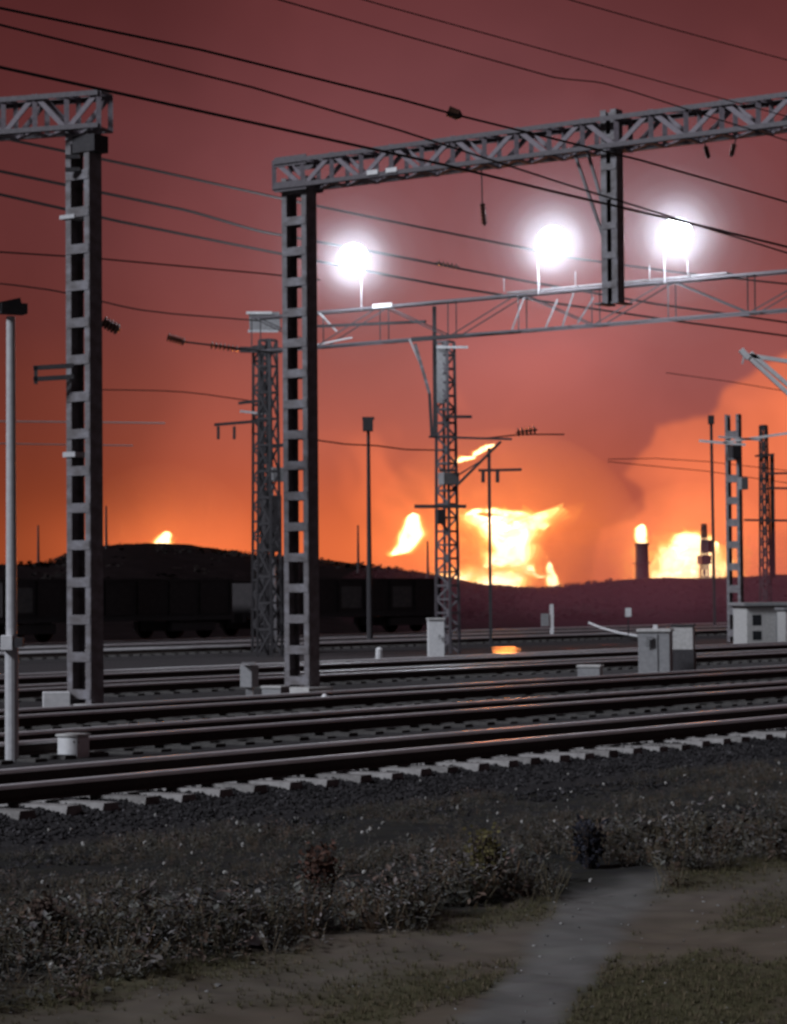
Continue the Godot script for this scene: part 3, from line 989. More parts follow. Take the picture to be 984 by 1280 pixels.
# ---------------------------------------------------------------- gantries
var beam_dir := Vector3(sin(deg_to_rad(124.0)), 0, -cos(deg_to_rad(124.0)))
var g1: Node3D
var g2_a := Vector3.ZERO
func gantries() -> void:
	# the near gantry on the right
	var p := on(378, 872, 0.1)
	var d := -p.z
	var low := hgt(237, d, 375)
	var high := hgt(201, d, 375) - low
	g1 = thing("overhead_line_gantry", p, "grey steel gantry whose lattice beam spans the upper right of the view", "gantry", "steel gantries over the tracks")
	channel_post(g1, p, low + high * 0.4, 0.62, 0.36, 0.62, beam_dir, M.steel)
	block("foundation", p - Vector3(0, 0.06, 0), Vector3(1.0, 0.28, 0.75), M.concrete, g1, -TRACK)
	var a := p - beam_dir * 0.42 + Vector3(0, low - p.y, 0)
	truss(g1, a, a + beam_dir * 19.4, high, 0.55, 0.72, M.lace, 0.085, 0.09)
	var q := p + beam_dir * 18.7
	channel_post(g1, q, low + high * 0.4, 0.62, 0.36, 0.62, beam_dir, M.steel)
	block("foundation", q - Vector3(0, 0.2, 0), Vector3(1.0, 0.42, 0.75), M.concrete, g1, -TRACK)
	for e in [-1.0, 1.0]:
		var sd: Vector3 = beam_dir.cross(Vector3.UP) * e * 0.29
		for h in [low + 0.04, low + high - 0.04]:
			bar("gusset_plate", Vector3(p.x, h, p.z) - beam_dir * 0.4 + sd, Vector3(p.x, h, p.z) + beam_dir * 0.4 + sd, 0.016, 0.2, M.chord, g1)
	# hanging column with its two braces
	var l := 7.28 * d / 48.9
	var c := p + beam_dir * l
	var cd := -c.z
	var foot := hgt(380, cd, 772)
	channel_post(g1, Vector3(c.x, foot, c.z), hgt(138, cd, 767), 0.34, 0.26, 0.55, beam_dir, M.steel, "hanging_column", 0.12)
	for k in [[-0.78, -0.04, 300], [-0.5, 0.0, 262]]:
		var st: Vector3 = c + beam_dir * k[0]
		bar("brace", Vector3(st.x, low, st.z), Vector3(c.x, hgt(k[2], cd, 765), c.z) - beam_dir * 0.17, 0.05, 0.05, M.steel, g1)
	for k in [-0.18, 0.18]:
		var f: Vector3 = c + beam_dir * k
		bar("foot_plate", Vector3(f.x, foot, f.z) - T * 0.25, Vector3(f.x, foot, f.z) + T * 0.25, 0.16, 0.03, M.steel, g1)
	# pale plates fixed under the beam
	for k in [2.05, 2.5]:
		var b: Vector3 = p + beam_dir * k + Vector3(0, low - p.y + 0.09, 0) - beam_dir.cross(Vector3.UP) * -0.34
		bar("pale_plate", b - beam_dir * 0.13, b + beam_dir * 0.13, 0.02, 0.09, M.white_paint, g1)
	# the near gantry on the left
	p = on(107, 892, 0.1)
	d = -p.z
	low = hgt(165, d, 105)
	high = hgt(119, d, 110) - low
	var g := thing("overhead_line_gantry", p, "grey steel gantry whose post stands left, its beam running out of the view", "gantry", "steel gantries over the tracks")
	var e := on(0, 172, low)
	var end := on(131, 162.5, low)
	var dir := (e - end).normalized()
	channel_post(g, p, low + 0.02, 0.56, 0.34, 0.66, beam_dir, M.steel)
	block("foundation", p - Vector3(0, 0.06, 0), Vector3(0.8, 0.24, 0.6), M.concrete, g, -TRACK)
	block("pale_block", p - beam_dir * 0.28 - T * 0.42 - Vector3(0, 0.02, 0), Vector3(0.46, 0.42, 0.3), M.white_paint, g, 0.2)
	truss(g, end, end + dir * 20.0, high, 0.5, 0.62, M.lace, 0.085, 0.09)
	var far_post := end + dir * 19.4
	far_post.y = 0.1
	channel_post(g, far_post, low + 0.02, 0.56, 0.34, 0.66, beam_dir, M.steel)
	var hd := Vector3(p.x, low - 0.25, p.z)
	bar("post_cap", hd - beam_dir * 0.1, hd + beam_dir * 0.42, 0.38, 0.3, M.dark_steel, g)
	bar("clamp", Vector3(p.x, hgt(268, d), p.z) - beam_dir * 0.4, Vector3(p.x, hgt(268, d), p.z) - beam_dir * 0.05, 0.4, 0.07, M.pale_steel, g)
	bar("clamp", Vector3(p.x, hgt(565, d), p.z) - beam_dir * 0.34, Vector3(p.x, hgt(565, d), p.z) - beam_dir * 0.05, 0.4, 0.09, M.pale_steel, g)
	for k in [460, 474]:
		var y := hgt(k, d)
		bar("side_arm", at(42, k, d - 0.2), at(92, k - 3, d - 0.2), 0.06, 0.08, M.dark_steel, g)
	bar("side_arm", at(45, 458, d - 0.2), at(45, 480, d - 0.2), 0.06, 0.06, M.dark_steel, g)
	for k in [196, 212]:
		bar("side_arm", at(82, k, d - 0.2), at(100, k, d - 0.2), 0.08, 0.07, M.dark_steel, g)
	# the gantry farther back, carrying the floodlights
	g2_a = at(335, 440, 81.6)
	var b2 := Vector3(g2_a.x, 0.1, g2_a.z)
	low = g2_a.y
	high = hgt(396, 81.6, 335) - low
	var f2 := thing("overhead_line_gantry", b2, "farther steel gantry behind the near one, carrying the three floodlights", "gantry", "steel gantries over the tracks")
	lattice_post(f2, b2, low + 0.4, 0.6, 0.42, 0.85, beam_dir, M.dark_steel, 0.09)
	truss(f2, g2_a - beam_dir * 0.5, g2_a + beam_dir * 34.0, high, 0.5, 2.6, M.dark_steel, 0.06, 0.04)
	var r2 := b2 + beam_dir * 33.5
	lattice_post(f2, r2, low + 0.2, 0.7, 0.5, 0.85, beam_dir, M.steel, 0.09)
	# service platform under the lamps
	for k in 6:
		var s := g2_a + beam_dir * (9.7 + k * 1.3) + Vector3(0, high + 0.06, 0)
		bar("platform_plate", s, s + beam_dir * 1.22, 0.6, 0.05, M.steel, f2)
		bar("rail_post", s - T * 0.38, s - T * 0.38 + Vector3(0, 0.45, 0), 0.03, 0.03, M.steel, f2)
	# struts under the beam
	for k in [[717, 366, 703, 408], [742, 372, 722, 404], [655, 372, 640, 412], [697, 374, 682, 410]]:
		var u := on_line(k[0])
		bar("strut", at(k[0], k[1], u - 0.4), at(k[2], k[3], u - 0.4), 0.06, 0.06, M.steel, f2)
	# hanging frame near the central mast
	var u2 := on_line(543)
	bar("drop_tube", at(543, 383, u2), at(544, 546, u2), 0.13, 0.13, M.dark_steel, f2)
	bar("drop_tube", at(519, 430, u2), at(537, 492, u2), 0.10, 0.10, M.steel, f2)
	bar("drop_tube", at(537, 492, u2), at(540, 546, u2), 0.10, 0.10, M.dark_steel, f2)
	bar("drop_tube", at(512, 424, u2), at(532, 470, u2), 0.06, 0.06, M.pale_steel, f2)
	bar("cross_arm", at(536, 546, u2), at(640, 549, u2), 0.07, 0.07, M.dark_steel, f2)
	bar("cross_arm", at(394, 408, on_line(394)), at(532, 402, on_line(532)), 0.09, 0.09, M.dark_steel, f2)
	bar("cross_arm", at(515, 424, u2), at(651, 414, u2 - 2.0), 0.10, 0.12, M.dark_steel, f2)
	bar("stay", at(399, 391, on_line(399)), at(421, 414, on_line(421)), 0.05, 0.05, M.pale_steel, f2)
	bar("stay", at(391, 432, on_line(391)), at(440, 422, on_line(440)), 0.05, 0.05, M.pale_steel, f2)
	bar("bright_plate", at(466, 383, on_line(470) - 0.5), at(490, 381, on_line(490) - 0.5), 0.04, 0.14, M.white_paint, f2)
func on_line(px: float) -> float:      # depth of the back gantry where that direction crosses it
	var r := ray(px, 741)
	var k := r.x / -r.z
	# x = a.x + dx L ; depth = a.d - dz L
	var l := (k * -g2_a.z - g2_a.x) / (beam_dir.x + k * beam_dir.z)
	return -(g2_a.z + beam_dir.z * l)

func lamps() -> void:
	var k := 0
	for e in [[442, 323, 452, 388], [691, 303, 673, 368], [845, 293, 831, 354]]:
		var d := on_line(e[0]) - 0.6
		var c := at(e[0], e[1], d)
		var foot := at(e[2], e[3], d + 0.2)
		var t := thing("floodlight", foot, ["brilliant white floodlight beside the near gantry post, leftmost of the three lit", "brilliant white floodlight left of the hanging column, middle of the three lit", "brilliant white floodlight right of the hanging column, rightmost of the three lit"][k], "floodlight", "lit floodlights on the back gantry")
		var aim := (EYE + Vector3(0, 0.5, 0) - c).normalized()
		aim.y = -0.28
		aim = aim.normalized()
		var hous := MB.new()
		hous.lathe(c - aim * 0.42, [Vector2(0.0, 0.0), Vector2(0.22, 0.03), Vector2(0.42, 0.25), Vector2(0.51, 0.38), Vector2(0.54, 0.42), Vector2(0.49, 0.44)], 20, aim)
		commit("housing", hous, M.grey_paint, t)
		var lensm := MB.new()
		var pr := []
		for i in 8:
			var q := PI / 2 * i / 7.0
			pr.append(Vector2(0.49 * cos(q), 0.03 + 0.36 * sin(q)))
		lensm.lathe(c, pr, 24, aim)
		commit("lamp_glass", lensm, M.lamp_glow, t)
		var st := Vector3(foot.x, c.y - 0.54, foot.z)
		bar("stalk", foot, st, 0.045, 0.045, M.steel, t)
		bar("bracket", st, Vector3(c.x, c.y - 0.5, c.z) - aim * 0.2, 0.07, 0.07, M.pale_steel, t)
		light(t, c + aim * 0.7, Color(0.92, 0.95, 1.0), 24.0, 0.45)
		k += 1
	var halo := thing("halo", at(720, 330, 76), "", "")  # fog added around the lamps to imitate their glare halo
	for e in [[442, 323], [691, 303], [845, 293]]:
		for z in [[2.0, 0.03], [2.6, 0.018], [3.3, 0.011], [4.2, 0.0065], [5.4, 0.0038], [7.0, 0.0022], [9.4, 0.0012]]:
			puff(halo, at(e[0], e[1], on_line(e[0]) - 1.0), Vector3.ONE * z[0], z[1], Color(0.93, 0.93, 0.99), "halo_fog")
	tag(halo, "thin pale mist of added fog glowing around the three floodlights", "halo", "", "stuff")

# ---------------------------------------------------------------- masts
func posts() -> void:
	# lamp pole at the left edge
	var p := on(15, 957, 0.1)
	var d := -p.z
	var t := thing("lamp_pole", p, "slim pale pole with an unlit lamp head at the left edge of the view", "lamp pole")
	var mb := MB.new()
	mb.lathe(p, [Vector2(0.085, 0.0), Vector2(0.085, 1.5), Vector2(0.07, 1.55), Vector2(0.055, hgt(392, d) - p.y), Vector2(0.0, hgt(391, d) - p.y)], 14)
	commit("pole", mb, M.pale_steel, t)
	var hc := at(15, 386, d)
	var hb := MB.new()
	hb.box(Transform3D(Basis(Vector3.UP, 0.5), hc), Vector3(0.34, 0.13, 0.2))
	hb.box(Transform3D(Basis(Vector3.UP, 0.5) * Basis(Vector3.BACK, 0.25), hc + Vector3(-0.06, 0.05, 0)), Vector3(0.3, 0.1, 0.22))
	commit("lamp_head", hb, M.dark_steel, t)
	var fx := at(9, 803, d - 0.12)
	block("junction_box", fx - Vector3(0, 0.09, 0), Vector3(0.14, 0.18, 0.14), M.white_paint, t)
	bar("box_clamp", fx + Vector3(0.1, 0, 0), fx + Vector3(0.2, 0, 0), 0.14, 0.12, M.dark_steel, t)
	# central mast
	p = on(560, 817, 0.1)
	d = -p.z
	t = thing("lattice_mast", p, "grey lattice mast in the middle, standing in front of the largest fire", "mast", "lattice masts in the yard")
	lattice_post(t, p, hgt(428, d), 0.58, 0.44, 0.46, beam_dir, M.chord, 0.09)
	bar("head_plate", Vector3(p.x, hgt(505, d), p.z) - T * 0.27, Vector3(p.x, hgt(432, d), p.z) - T * 0.27, 0.5, 0.03, M.grey_paint, t)
	bar("cross_arm", at(518, 633, d - 0.4), at(583, 633, d - 0.4), 0.1, 0.12, M.dark_steel, t)
	bar("cross_arm", at(553, 521, d - 0.4), at(590, 521, d - 0.4), 0.08, 0.1, M.dark_steel, t)
	bar("cross_arm", at(545, 434, d - 0.4), at(585, 434, d - 0.4), 0.06, 0.08, M.pale_steel, t)
	block("switch_box", at(561, 606, d - 0.35), Vector3(0.6, 0.42, 0.4), M.grey_paint, t, 0.5)
	bar("collar", at(549, 588, d - 0.4), at(572, 588, d - 0.4), 0.3, 0.08, M.dark_steel, t)
	block("small_box", at(550, 655, d - 0.4), Vector3(0.25, 0.5, 0.25), M.dark_steel, t, 0.4)
	bar("slanting_arm", at(566, 612, d - 0.3), at(626, 552, d - 1.4), 0.07, 0.07, M.dark_steel, t)
	bar("stay", at(566, 598, d - 0.3), at(600, 577, d - 0.9), 0.04, 0.04, M.dark_steel, t)
	# signal pole behind the lamp arm
	p = gp(613, 56.0, 0.1)
	d = -p.z
	t = thing("signal_pole", p, "thin dark pole with a cross arm just right of the central mast", "pole")
	bar("pole", p, Vector3(p.x, hgt(560, d, 613), p.z), 0.12, 0.12, M.dark_steel, t)
	bar("cross_arm", at(598, 588, d), at(652, 587, d), 0.1, 0.1, M.dark_steel, t)
	for e in [604, 622]:
		bar("hanger", at(e, 589, d), at(e, 603, d), 0.14, 0.14, M.dark_steel, t)
	# tall lighting mast between the gantry post and the central mast
	p = gp(462, 62.0, 0.1)
	d = -p.z
	t = thing("lighting_mast", p, "thin dark lighting mast with a square head left of the central mast", "mast")
	mb = MB.new()
	mb.lathe(p, [Vector2(0.13, 0.0), Vector2(0.07, hgt(538, d) - p.y), Vector2(0.0, hgt(538, d) - p.y)], 8)
	commit("pole", mb, M.dark_steel, t)
	block("lamp_head", at(460, 539, d), Vector3(0.42, 0.5, 0.42), M.dark_steel, t)
	bar("hood", at(453, 523, d), at(468, 523, d), 0.35, 0.1, M.dark_steel, t)
	# equipment mast behind the near gantry post
	p = gp(329, 57.0, 0.1)
	d = -p.z
	t = thing("lattice_mast", p, "dark lattice mast with arms and boxes directly left of the near gantry post", "mast", "lattice masts in the yard")
	lattice_post(t, p, hgt(432, d), 0.55, 0.42, 0.5, beam_dir, M.dark_steel, 0.09)
	bar("head_plate", at(312, 403, d - 0.3), at(350, 401, d - 0.3), 0.3, 0.62, M.grey_paint, t)
	bar("head_bar", at(308, 391, d - 0.5), at(340, 391, d - 0.5), 0.05, 0.09, M.white_paint, t)
	bar("head_bar", at(310, 414, d - 0.5), at(348, 414, d - 0.5), 0.05, 0.08, M.pale_steel, t)
	bar("cross_arm", at(300, 437, d - 0.3), at(352, 438, d - 0.3), 0.16, 0.2, M.dark_steel, t)
	bar("cross_arm", at(298, 504, d - 0.3), at(334, 500, d - 0.3), 0.1, 0.1, M.dark_steel, t)
	bar("cross_arm", at(268, 531, d - 0.3), at(340, 525, d - 0.3), 0.1, 0.1, M.dark_steel, t)
	bar("cross_arm", at(300, 514, d - 0.3), at(338, 518, d - 0.3), 0.06, 0.08, M.pale_steel, t)
	bar("cross_arm", at(330, 560, d - 0.3), at(356, 556, d - 0.3), 0.1, 0.12, M.dark_steel, t)
	for e in [273, 293]:
		bar("hanger", at(e, 533, d - 0.3), at(e, 549, d - 0.3), 0.1, 0.1, M.dark_steel, t)
	block("transformer_box", at(340, 690, d - 0.4), Vector3(0.6, 2.0, 0.5), M.dark_steel, t, 0.3)
	block("switch_box", at(347, 602, d - 0.4), Vector3(0.4, 0.5, 0.3), M.grey_paint, t, 0.3)
	bar("conduit", at(345, 810, d - 0.4), at(340, 600, d - 0.4), 0.1, 0.1, M.steel, t)
	# masts on the right
	p = gp(893, 66.0, 0.1)
	d = -p.z
	t = thing("signal_pole", p, "thin dark pole with a small box on top, left of the pale twin mast", "pole")
	bar("pole", p, at(889, 524, d), 0.14, 0.14, M.dark_steel, t)
	block("top_box", at(889, 530, d), Vector3(0.3, 0.45, 0.3), M.dark_steel, t)
	p = on(920, 802, 0.1)
	d = -p.z
	t = thing("lattice_mast", p, "pale twin lattice mast with bright cross arms near the right edge", "mast", "lattice masts in the yard")
	channel_post(t, p, hgt(518, d, 918), 0.62, 0.3, 0.9, beam_dir, M.steel, "post", 0.3)
	bar("cross_arm", at(874, 551, d - 0.4), at(932, 556, d - 0.4), 0.06, 0.1, M.white_paint, t)
	bar("cross_arm", at(904, 553, d - 0.4), at(1010, 538, d - 0.4), 0.06, 0.1, M.white_paint, t)
	bar("cross_arm", at(898, 546, d - 0.4), at(950, 550, d - 0.4), 0.06, 0.08, M.pale_steel, t)
	block("switch_box", at(919, 572, d - 0.4), Vector3(0.42, 0.5, 0.35), M.dark_steel, t, 0.4)
	block("small_box", at(929, 612, d - 0.4), Vector3(0.3, 0.5, 0.3), M.grey_paint, t, 0.4)
	p = gp(957, 70.0, 0.1)
	d = -p.z
	t = thing("lattice_mast", p, "dark lattice mast with long side arms at the right edge, behind the pale one", "mast", "lattice masts in the yard")
	lattice_post(t, p, hgt(532, d, 956), 0.5, 0.3, 0.6, beam_dir, M.dark_steel, 0.1)
	bar("twin_post", at(967, 722, d), at(965, 568, d), 0.22, 0.2, M.dark_steel, t)
	for e in [[930, 650, 1010, 651], [958, 592, 1010, 591], [944, 570, 968, 568], [960, 610, 1010, 611]]:
		bar("cross_arm", at(e[0], e[1], d - 0.3), at(e[2], e[3], d - 0.3), 0.1, 0.12, M.dark_steel, t)
	# steel bracket arm from the right, coloured white as if lit by a lamp
	var h := 44.0
	p = at(1010, 470, h)
	t = thing("bracket_arm", Vector3(p.x, p.y, p.z), "tubular steel bracket arm coloured white as if lit, reaching in at the right edge", "bracket")
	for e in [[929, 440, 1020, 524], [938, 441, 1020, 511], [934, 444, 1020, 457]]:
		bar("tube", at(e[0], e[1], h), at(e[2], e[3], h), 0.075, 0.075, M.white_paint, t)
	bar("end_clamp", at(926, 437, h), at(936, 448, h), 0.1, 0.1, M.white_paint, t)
	bar("dropper", at(930, 446, h), at(928, 455, h), 0.03, 0.03, M.pale_steel, t)
	p = Vector3(at(1036, 700, h).x, 0.1, -h)
	bar("post", p, Vector3(p.x, 8.0, p.z), 0.3, 0.3, M.steel, t)
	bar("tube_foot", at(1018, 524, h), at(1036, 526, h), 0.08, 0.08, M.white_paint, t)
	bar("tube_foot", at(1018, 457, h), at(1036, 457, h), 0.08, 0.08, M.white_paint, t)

func wires() -> void:
	var top := "overhead wires along the tracks"
	wire("feeder_wire", 15.0, [[-120, -15], [0, 10], [250, 62], [500, 124], [568, 143], [800, 200], [1080, 280]], 0.012, "thick blurred wire from the upper left corner down to the lone insulator")
	wire("messenger_wire", 20.0, [[-120, 4], [0, 31], [315, 109], [500, 163], [700, 228], [900, 290], [1080, 346]], 0.014, "wire starting just under the upper left corner, passing the gantry beam")
	wire("messenger_wire", 21.0, [[-120, 57], [0, 84], [210, 130], [437, 180], [560, 207], [694, 240], [900, 288], [1080, 332]], 0.02, "heavy wire passing just above the end of the left gantry beam")
	wire("messenger_wire", 52.0, [[-120, 148], [0, 172], [180, 210], [356, 249], [520, 283], [655, 310], [712, 322], [850, 341], [984, 355], [1080, 364]], 0.042, "heavy wire running under both near gantry beams, topmost there")
	wire("contact_wire", 52.6, [[-120, 190], [0, 214], [229, 262], [330, 290], [490, 319], [560, 333], [660, 352], [820, 380], [984, 403], [1080, 415]], 0.045, "heavy wire crossing the left post below its cap, upper of a close pair")
	wire("contact_wire", 53.2, [[-120, 219], [0, 243], [150, 277], [330, 313], [490, 345], [560, 358], [700, 380], [850, 402], [984, 420], [1080, 430]], 0.045, "heavy wire crossing the left post below its cap, lower of a close pair")
	wire("contact_wire", 40.0, [[-120, 303], [0, 315], [110, 322], [330, 342], [400, 350]], 0.02, "faint wire crossing the left post midway down to the right post")
	wire("contact_wire", 45.0, [[-120, 342], [60, 362], [180, 388], [325, 401]], 0.02, "faint wire ending at the head of the mast beside the gantry post")
	wire("feeder_wire", 19.0, [[280, -22], [340, -3], [500, 43], [690, 96], [758, 105], [900, 150], [1080, 205]], 0.010, "thin wire crossing the top of the view, ending right above the hanging column")
	wire("feeder_wire", 19.6, [[400, -16], [484, 8], [600, 40], [760, 84], [1080, 172]], 0.009, "thin wire high in the sky, second from the top right corner")
	wire("feeder_wire", 20.4, [[660, -16], [720, 2], [840, 36], [984, 75], [1080, 102]], 0.010, "thin wire high in the sky, nearest the top right corner")
	wire("feeder_wire", 60.0, [[388, 549], [430, 555], [470, 557], [510, 562], [562, 563]], 0.03, "sagging dark wire from the near gantry post to the central mast")
	wire("feeder_wire", 52.0, [[545, 546], [600, 548], [655, 543], [705, 543]], 0.03, "short dark wire running right from the central mast with a grey fitting")
	wire("feeder_wire", 68.0, [[760, 574], [820, 573], [884, 577], [1000, 590]], 0.022, "faint upper wire in front of the orange glow at right")
	wire("feeder_wire", 68.0, [[760, 577], [800, 581], [884, 589], [1000, 606]], 0.022, "faint lower wire in front of the orange glow at right")
	wire("feeder_wire", 66.0, [[833, 466], [912, 477], [1000, 492]], 0.022, "faint wire in the dark smoke below the right floodlight")
	wire("feeder_wire", 62.0, [[120, 487], [230, 490], [340, 505]], 0.022, "faint wire from the left post to the arms of the next mast")
	wire("pale_wire", 48.0, [[-60, 526], [36, 527], [140, 528], [206, 529]], 0.022, "upper of two straight wires coloured pale as if lit, behind the left post", "wire", top, M.white_paint)  # light on these two wires is put into their pale colour
	wire("pale_wire", 48.0, [[-60, 553], [30, 555], [100, 556], [166, 557]], 0.018, "lower of two straight wires coloured pale as if lit, behind the left post", "wire", top, M.pale_steel)
	var d := 46.0
	insulator(at(209, 421, 70), at(232, 428, 70), 0.13, "dark insulator on the wire midway between left post and mast", 6)
	insulator(at(262, 431, 70), at(300, 437, 70), 0.11, "dark insulator string close to the head of the left mast", 7)
	bar_thing(at(228, 427, 70), at(345, 441, 70), 0.03, "tension_rod", "dark tension rod running from the insulators into the left mast head")
	insulator(at(128, 402, d), at(150, 413, d), 0.12, "dark insulator just right of the left gantry post", 5)
	hung(insulator(at(603, 254, d), at(606, 282, d), 0.06, "small rod insulator hanging under the near gantry beam", 6), at(602, 212, d), at(603, 255, d))
	insulator(at(561, 139, 26), at(576, 145, 26), 0.06, "lone insulator on the thick wire above the gantry beam", 4)
	insulator(at(545, 328, 80), at(574, 334, 80), 0.11, "insulator on the close pair of wires right of the left floodlight", 5)
	insulator(at(645, 541, 72), at(672, 537, 72), 0.14, "grey insulator on the short wire right of the central mast", 5)
	hung(insulator(at(882, 183, 44), at(886, 198, 44), 0.05, "left of two short insulators under the right end of the gantry beam", 4), at(880, 174, 44), at(882, 184, 44))
	hung(insulator(at(918, 180, 44), at(914, 196, 44), 0.05, "right of two short insulators under the right end of the gantry beam", 4), at(921, 170, 44), at(918, 181, 44))
func hung(i: Node3D, a: Vector3, b: Vector3) -> void:      # the rod by which an insulator hangs from the beam
	bar("hanger_rod", a, b, 0.025, 0.025, M.dark_steel, i)
func bar_thing(a: Vector3, b: Vector3, r: float, called: String, label: String) -> void:
	var mb := MB.new()
	mb.tube([a, b], r, 6)
	tag(commit(called, mb, M.cable), label, "rod")

func furniture() -> void:
	# concrete blocks and marker boxes
	var p := on(92, 952, 0.1)
	var t := thing("marker_box", p, "white concrete marker box beside the lamp pole, near the left edge", "marker box")
	block("body", p, Vector3(0.3, 0.32, 0.26), M.white_paint, t, -0.5)
	block("lid", p + Vector3(0, 0.323, 0), Vector3(0.34, 0.03, 0.3), M.concrete, t, -0.5)
	bar("cable_loop", p + Vector3(0.02, 0.26, 0.16), p + Vector3(0.09, 0.25, 0.16), 0.02, 0.02, M.dark_steel, t)
	p = on(312, 878, 0.1)
	t = thing("trackside_box", p, "grey dwarf signal case on a post left of the right gantry foot", "signal box")
	bar("stem", p, p + Vector3(0, 0.3, 0), 0.14, 0.14, M.grey_paint, t)
	block("case", p + Vector3(0, 0.3, 0), Vector3(0.26, 0.42, 0.26), M.grey_paint, t, -0.5)
	block("foot", p, Vector3(0.5, 0.08, 0.4), M.concrete, t, -0.5)
	bar("hood", p + Vector3(0, 0.76, 0), p + Vector3(0, 0.76, 0.3), 0.26, 0.03, M.grey_paint, t)
	p = on(345, 878, 0.1)
	t = thing("cable_box", p, "low grey cable box right at the foot of the right gantry post", "cable box")
	block("body", p, Vector3(0.42, 0.28, 0.34), M.grey_paint, t, -0.5)
	block("lid", p + Vector3(0, 0.283, 0), Vector3(0.46, 0.04, 0.38), M.concrete, t, -0.5)
	p = on(406, 886, 0.1)
	t = thing("distance_marker", p, "tiny white rounded marker right of the gantry foot", "marker")
	var mb := MB.new()
	mb.lathe(p, [Vector2(0.06, 0.0), Vector2(0.065, 0.12), Vector2(0.075, 0.14), Vector2(0.07, 0.22), Vector2(0.03, 0.27), Vector2(0.0, 0.275)], 10)
	commit("body", mb, M.white_paint, t)
	p = on(474, 829, 0.1)
	t = thing("white_post", p, "short white post standing alone left of the tall white cabinet", "post")
	mb = MB.new()
	mb.lathe(p, [Vector2(0.11, 0.0), Vector2(0.10, 0.42), Vector2(0.04, 0.47), Vector2(0.0, 0.48)], 8)
	commit("body", mb, M.white_paint, t)
	p = on(545, 822, 0.1)
	t = thing("relay_cabinet", p, "tall white relay cabinet at the foot of the central mast", "cabinet")
	block("body", p, Vector3(0.5, 1.22, 0.4), M.white_paint, t, 0.1)
	block("roof", p + Vector3(0, 1.223, 0), Vector3(0.56, 0.05, 0.46), M.concrete, t, 0.1)
	bar("handle", p + Vector3(0.12, 0.6, 0.24), p + Vector3(0.12, 0.75, 0.24), 0.03, 0.03, M.dark_steel, t)
	p = on(820, 848, 0.1)
	t = thing("relay_cabinet", p, "wide grey cabinet on the pale walkway, left of the dark one", "cabinet")
	block("body", p, Vector3(0.75, 1.12, 0.6), M.grey_paint, t, -0.25)
	block("roof", p + Vector3(0, 1.123, 0), Vector3(0.82, 0.06, 0.68), M.concrete, t, -0.25)
	bar("door_edge", p + Vector3(0.02, 0.06, 0.32), p + Vector3(0.02, 1.06, 0.32), 0.02, 0.02, M.dark_steel, t)
	for k in 5:
		bar("louvre", p + Vector3(-0.26, 0.78 + k * 0.05, 0.325), p + Vector3(-0.06, 0.78 + k * 0.05, 0.325), 0.03, 0.016, M.dark_steel, t)
	block("vent", p + Vector3(0.0, 1.18, 0), Vector3(0.1, 0.1, 0.1), M.white_paint, t)
	p = on(843, 846, 0.1) + T * 0.45
	t = thing("relay_cabinet", p, "narrow dark cabinet with a pale upper half, right of the wide grey one", "cabinet")
	block("body", p, Vector3(0.55, 0.66, 0.5), M.dark_steel, t, -0.25)
	block("upper_case", p + Vector3(0, 0.663, 0), Vector3(0.5, 0.56, 0.46), M.concrete, t, -0.25)
	block("roof", p + Vector3(0, 1.226, 0), Vector3(0.56, 0.05, 0.52), M.dark_steel, t, -0.25)
	p = on(738, 846, 0.1)
	t = thing("cable_box", p, "low concrete cable box on the walkway left of the wide grey cabinet", "cable box")
	block("body", p, Vector3(0.55, 0.24, 0.4), M.grey_paint, t, -0.3)
	block("lid", p + Vector3(0, 0.243, 0), Vector3(0.6, 0.05, 0.45), M.concrete, t, -0.3)
	p = on(690, 800, 0.1)
	t = thing("white_post", p, "pale upright post left of the orange reflections on the rails", "post")
	bar("body", p, p + Vector3(0, 1.55, 0), 0.16, 0.16, M.white_paint, t)
	bar("plate", p + Vector3(-0.3, 1.15, 0.1), p + Vector3(-0.3, 0.6, 0.1), 0.35, 0.06, M.grey_paint, t)
	p = gp(785, 56.5, 0.1)
	t = thing("small_sign", p, "small pale sign plate on a thin stake before the dark hill, left of the cabinets", "sign")
	bar("stake", p, p + Vector3(0, 1.2, 0), 0.05, 0.05, M.dark_steel, t)
	bar("plate", p + Vector3(0, 1.0, 0.06), p + Vector3(0, 1.38, 0.06), 0.26, 0.03, M.white_paint, t)
	var pipe := MB.new()
	pipe.tube([gp(736, 62.0, 0.75), gp(752, 60.0, 0.55), gp(775, 57.5, 0.38), gp(797, 55.5, 0.3)], 0.05, 8)
	tag(commit("pipe", pipe, M.white_paint), "thin pale pipe sloping down to the ground left of the wide grey cabinet", "pipe")
	# relay hut at the right edge
	p = on(962, 806, 0.1)
	t = thing("relay_hut", p, "small pale relay hut at the right edge below the lattice masts", "hut")
	var d := -p.z
	block("wall", p, Vector3(2.3, 1.5, 1.8), M.concrete, t, 0.15)
	block("roof", p + Vector3(0, 1.503, 0), Vector3(2.6, 0.12, 2.1), M.grey_paint, t, 0.15)
	block("window", p + Vector3(-0.62, 0.75, 0.98), Vector3(0.36, 0.42, 0.05), M.glass_dark, t, 0.15)
	block("window", p + Vector3(-0.62, 0.2, 0.98), Vector3(0.36, 0.36, 0.05), M.glass_dark, t, 0.15)
	block("door", p + Vector3(0.35, 0.05, 0.86), Vector3(0.5, 1.2, 0.05), M.grey_paint, t, 0.15)
	p = on(1000, 808, 0.1)
	t = thing("relay_cabinet", p, "pale cabinet cut by the right edge beside the relay hut", "cabinet")
	block("body", p, Vector3(1.4, 1.35, 1.0), M.concrete, t, 0.15)
	block("roof", p + Vector3(0, 1.353, 0), Vector3(1.55, 0.08, 1.15), M.grey_paint, t, 0.15)
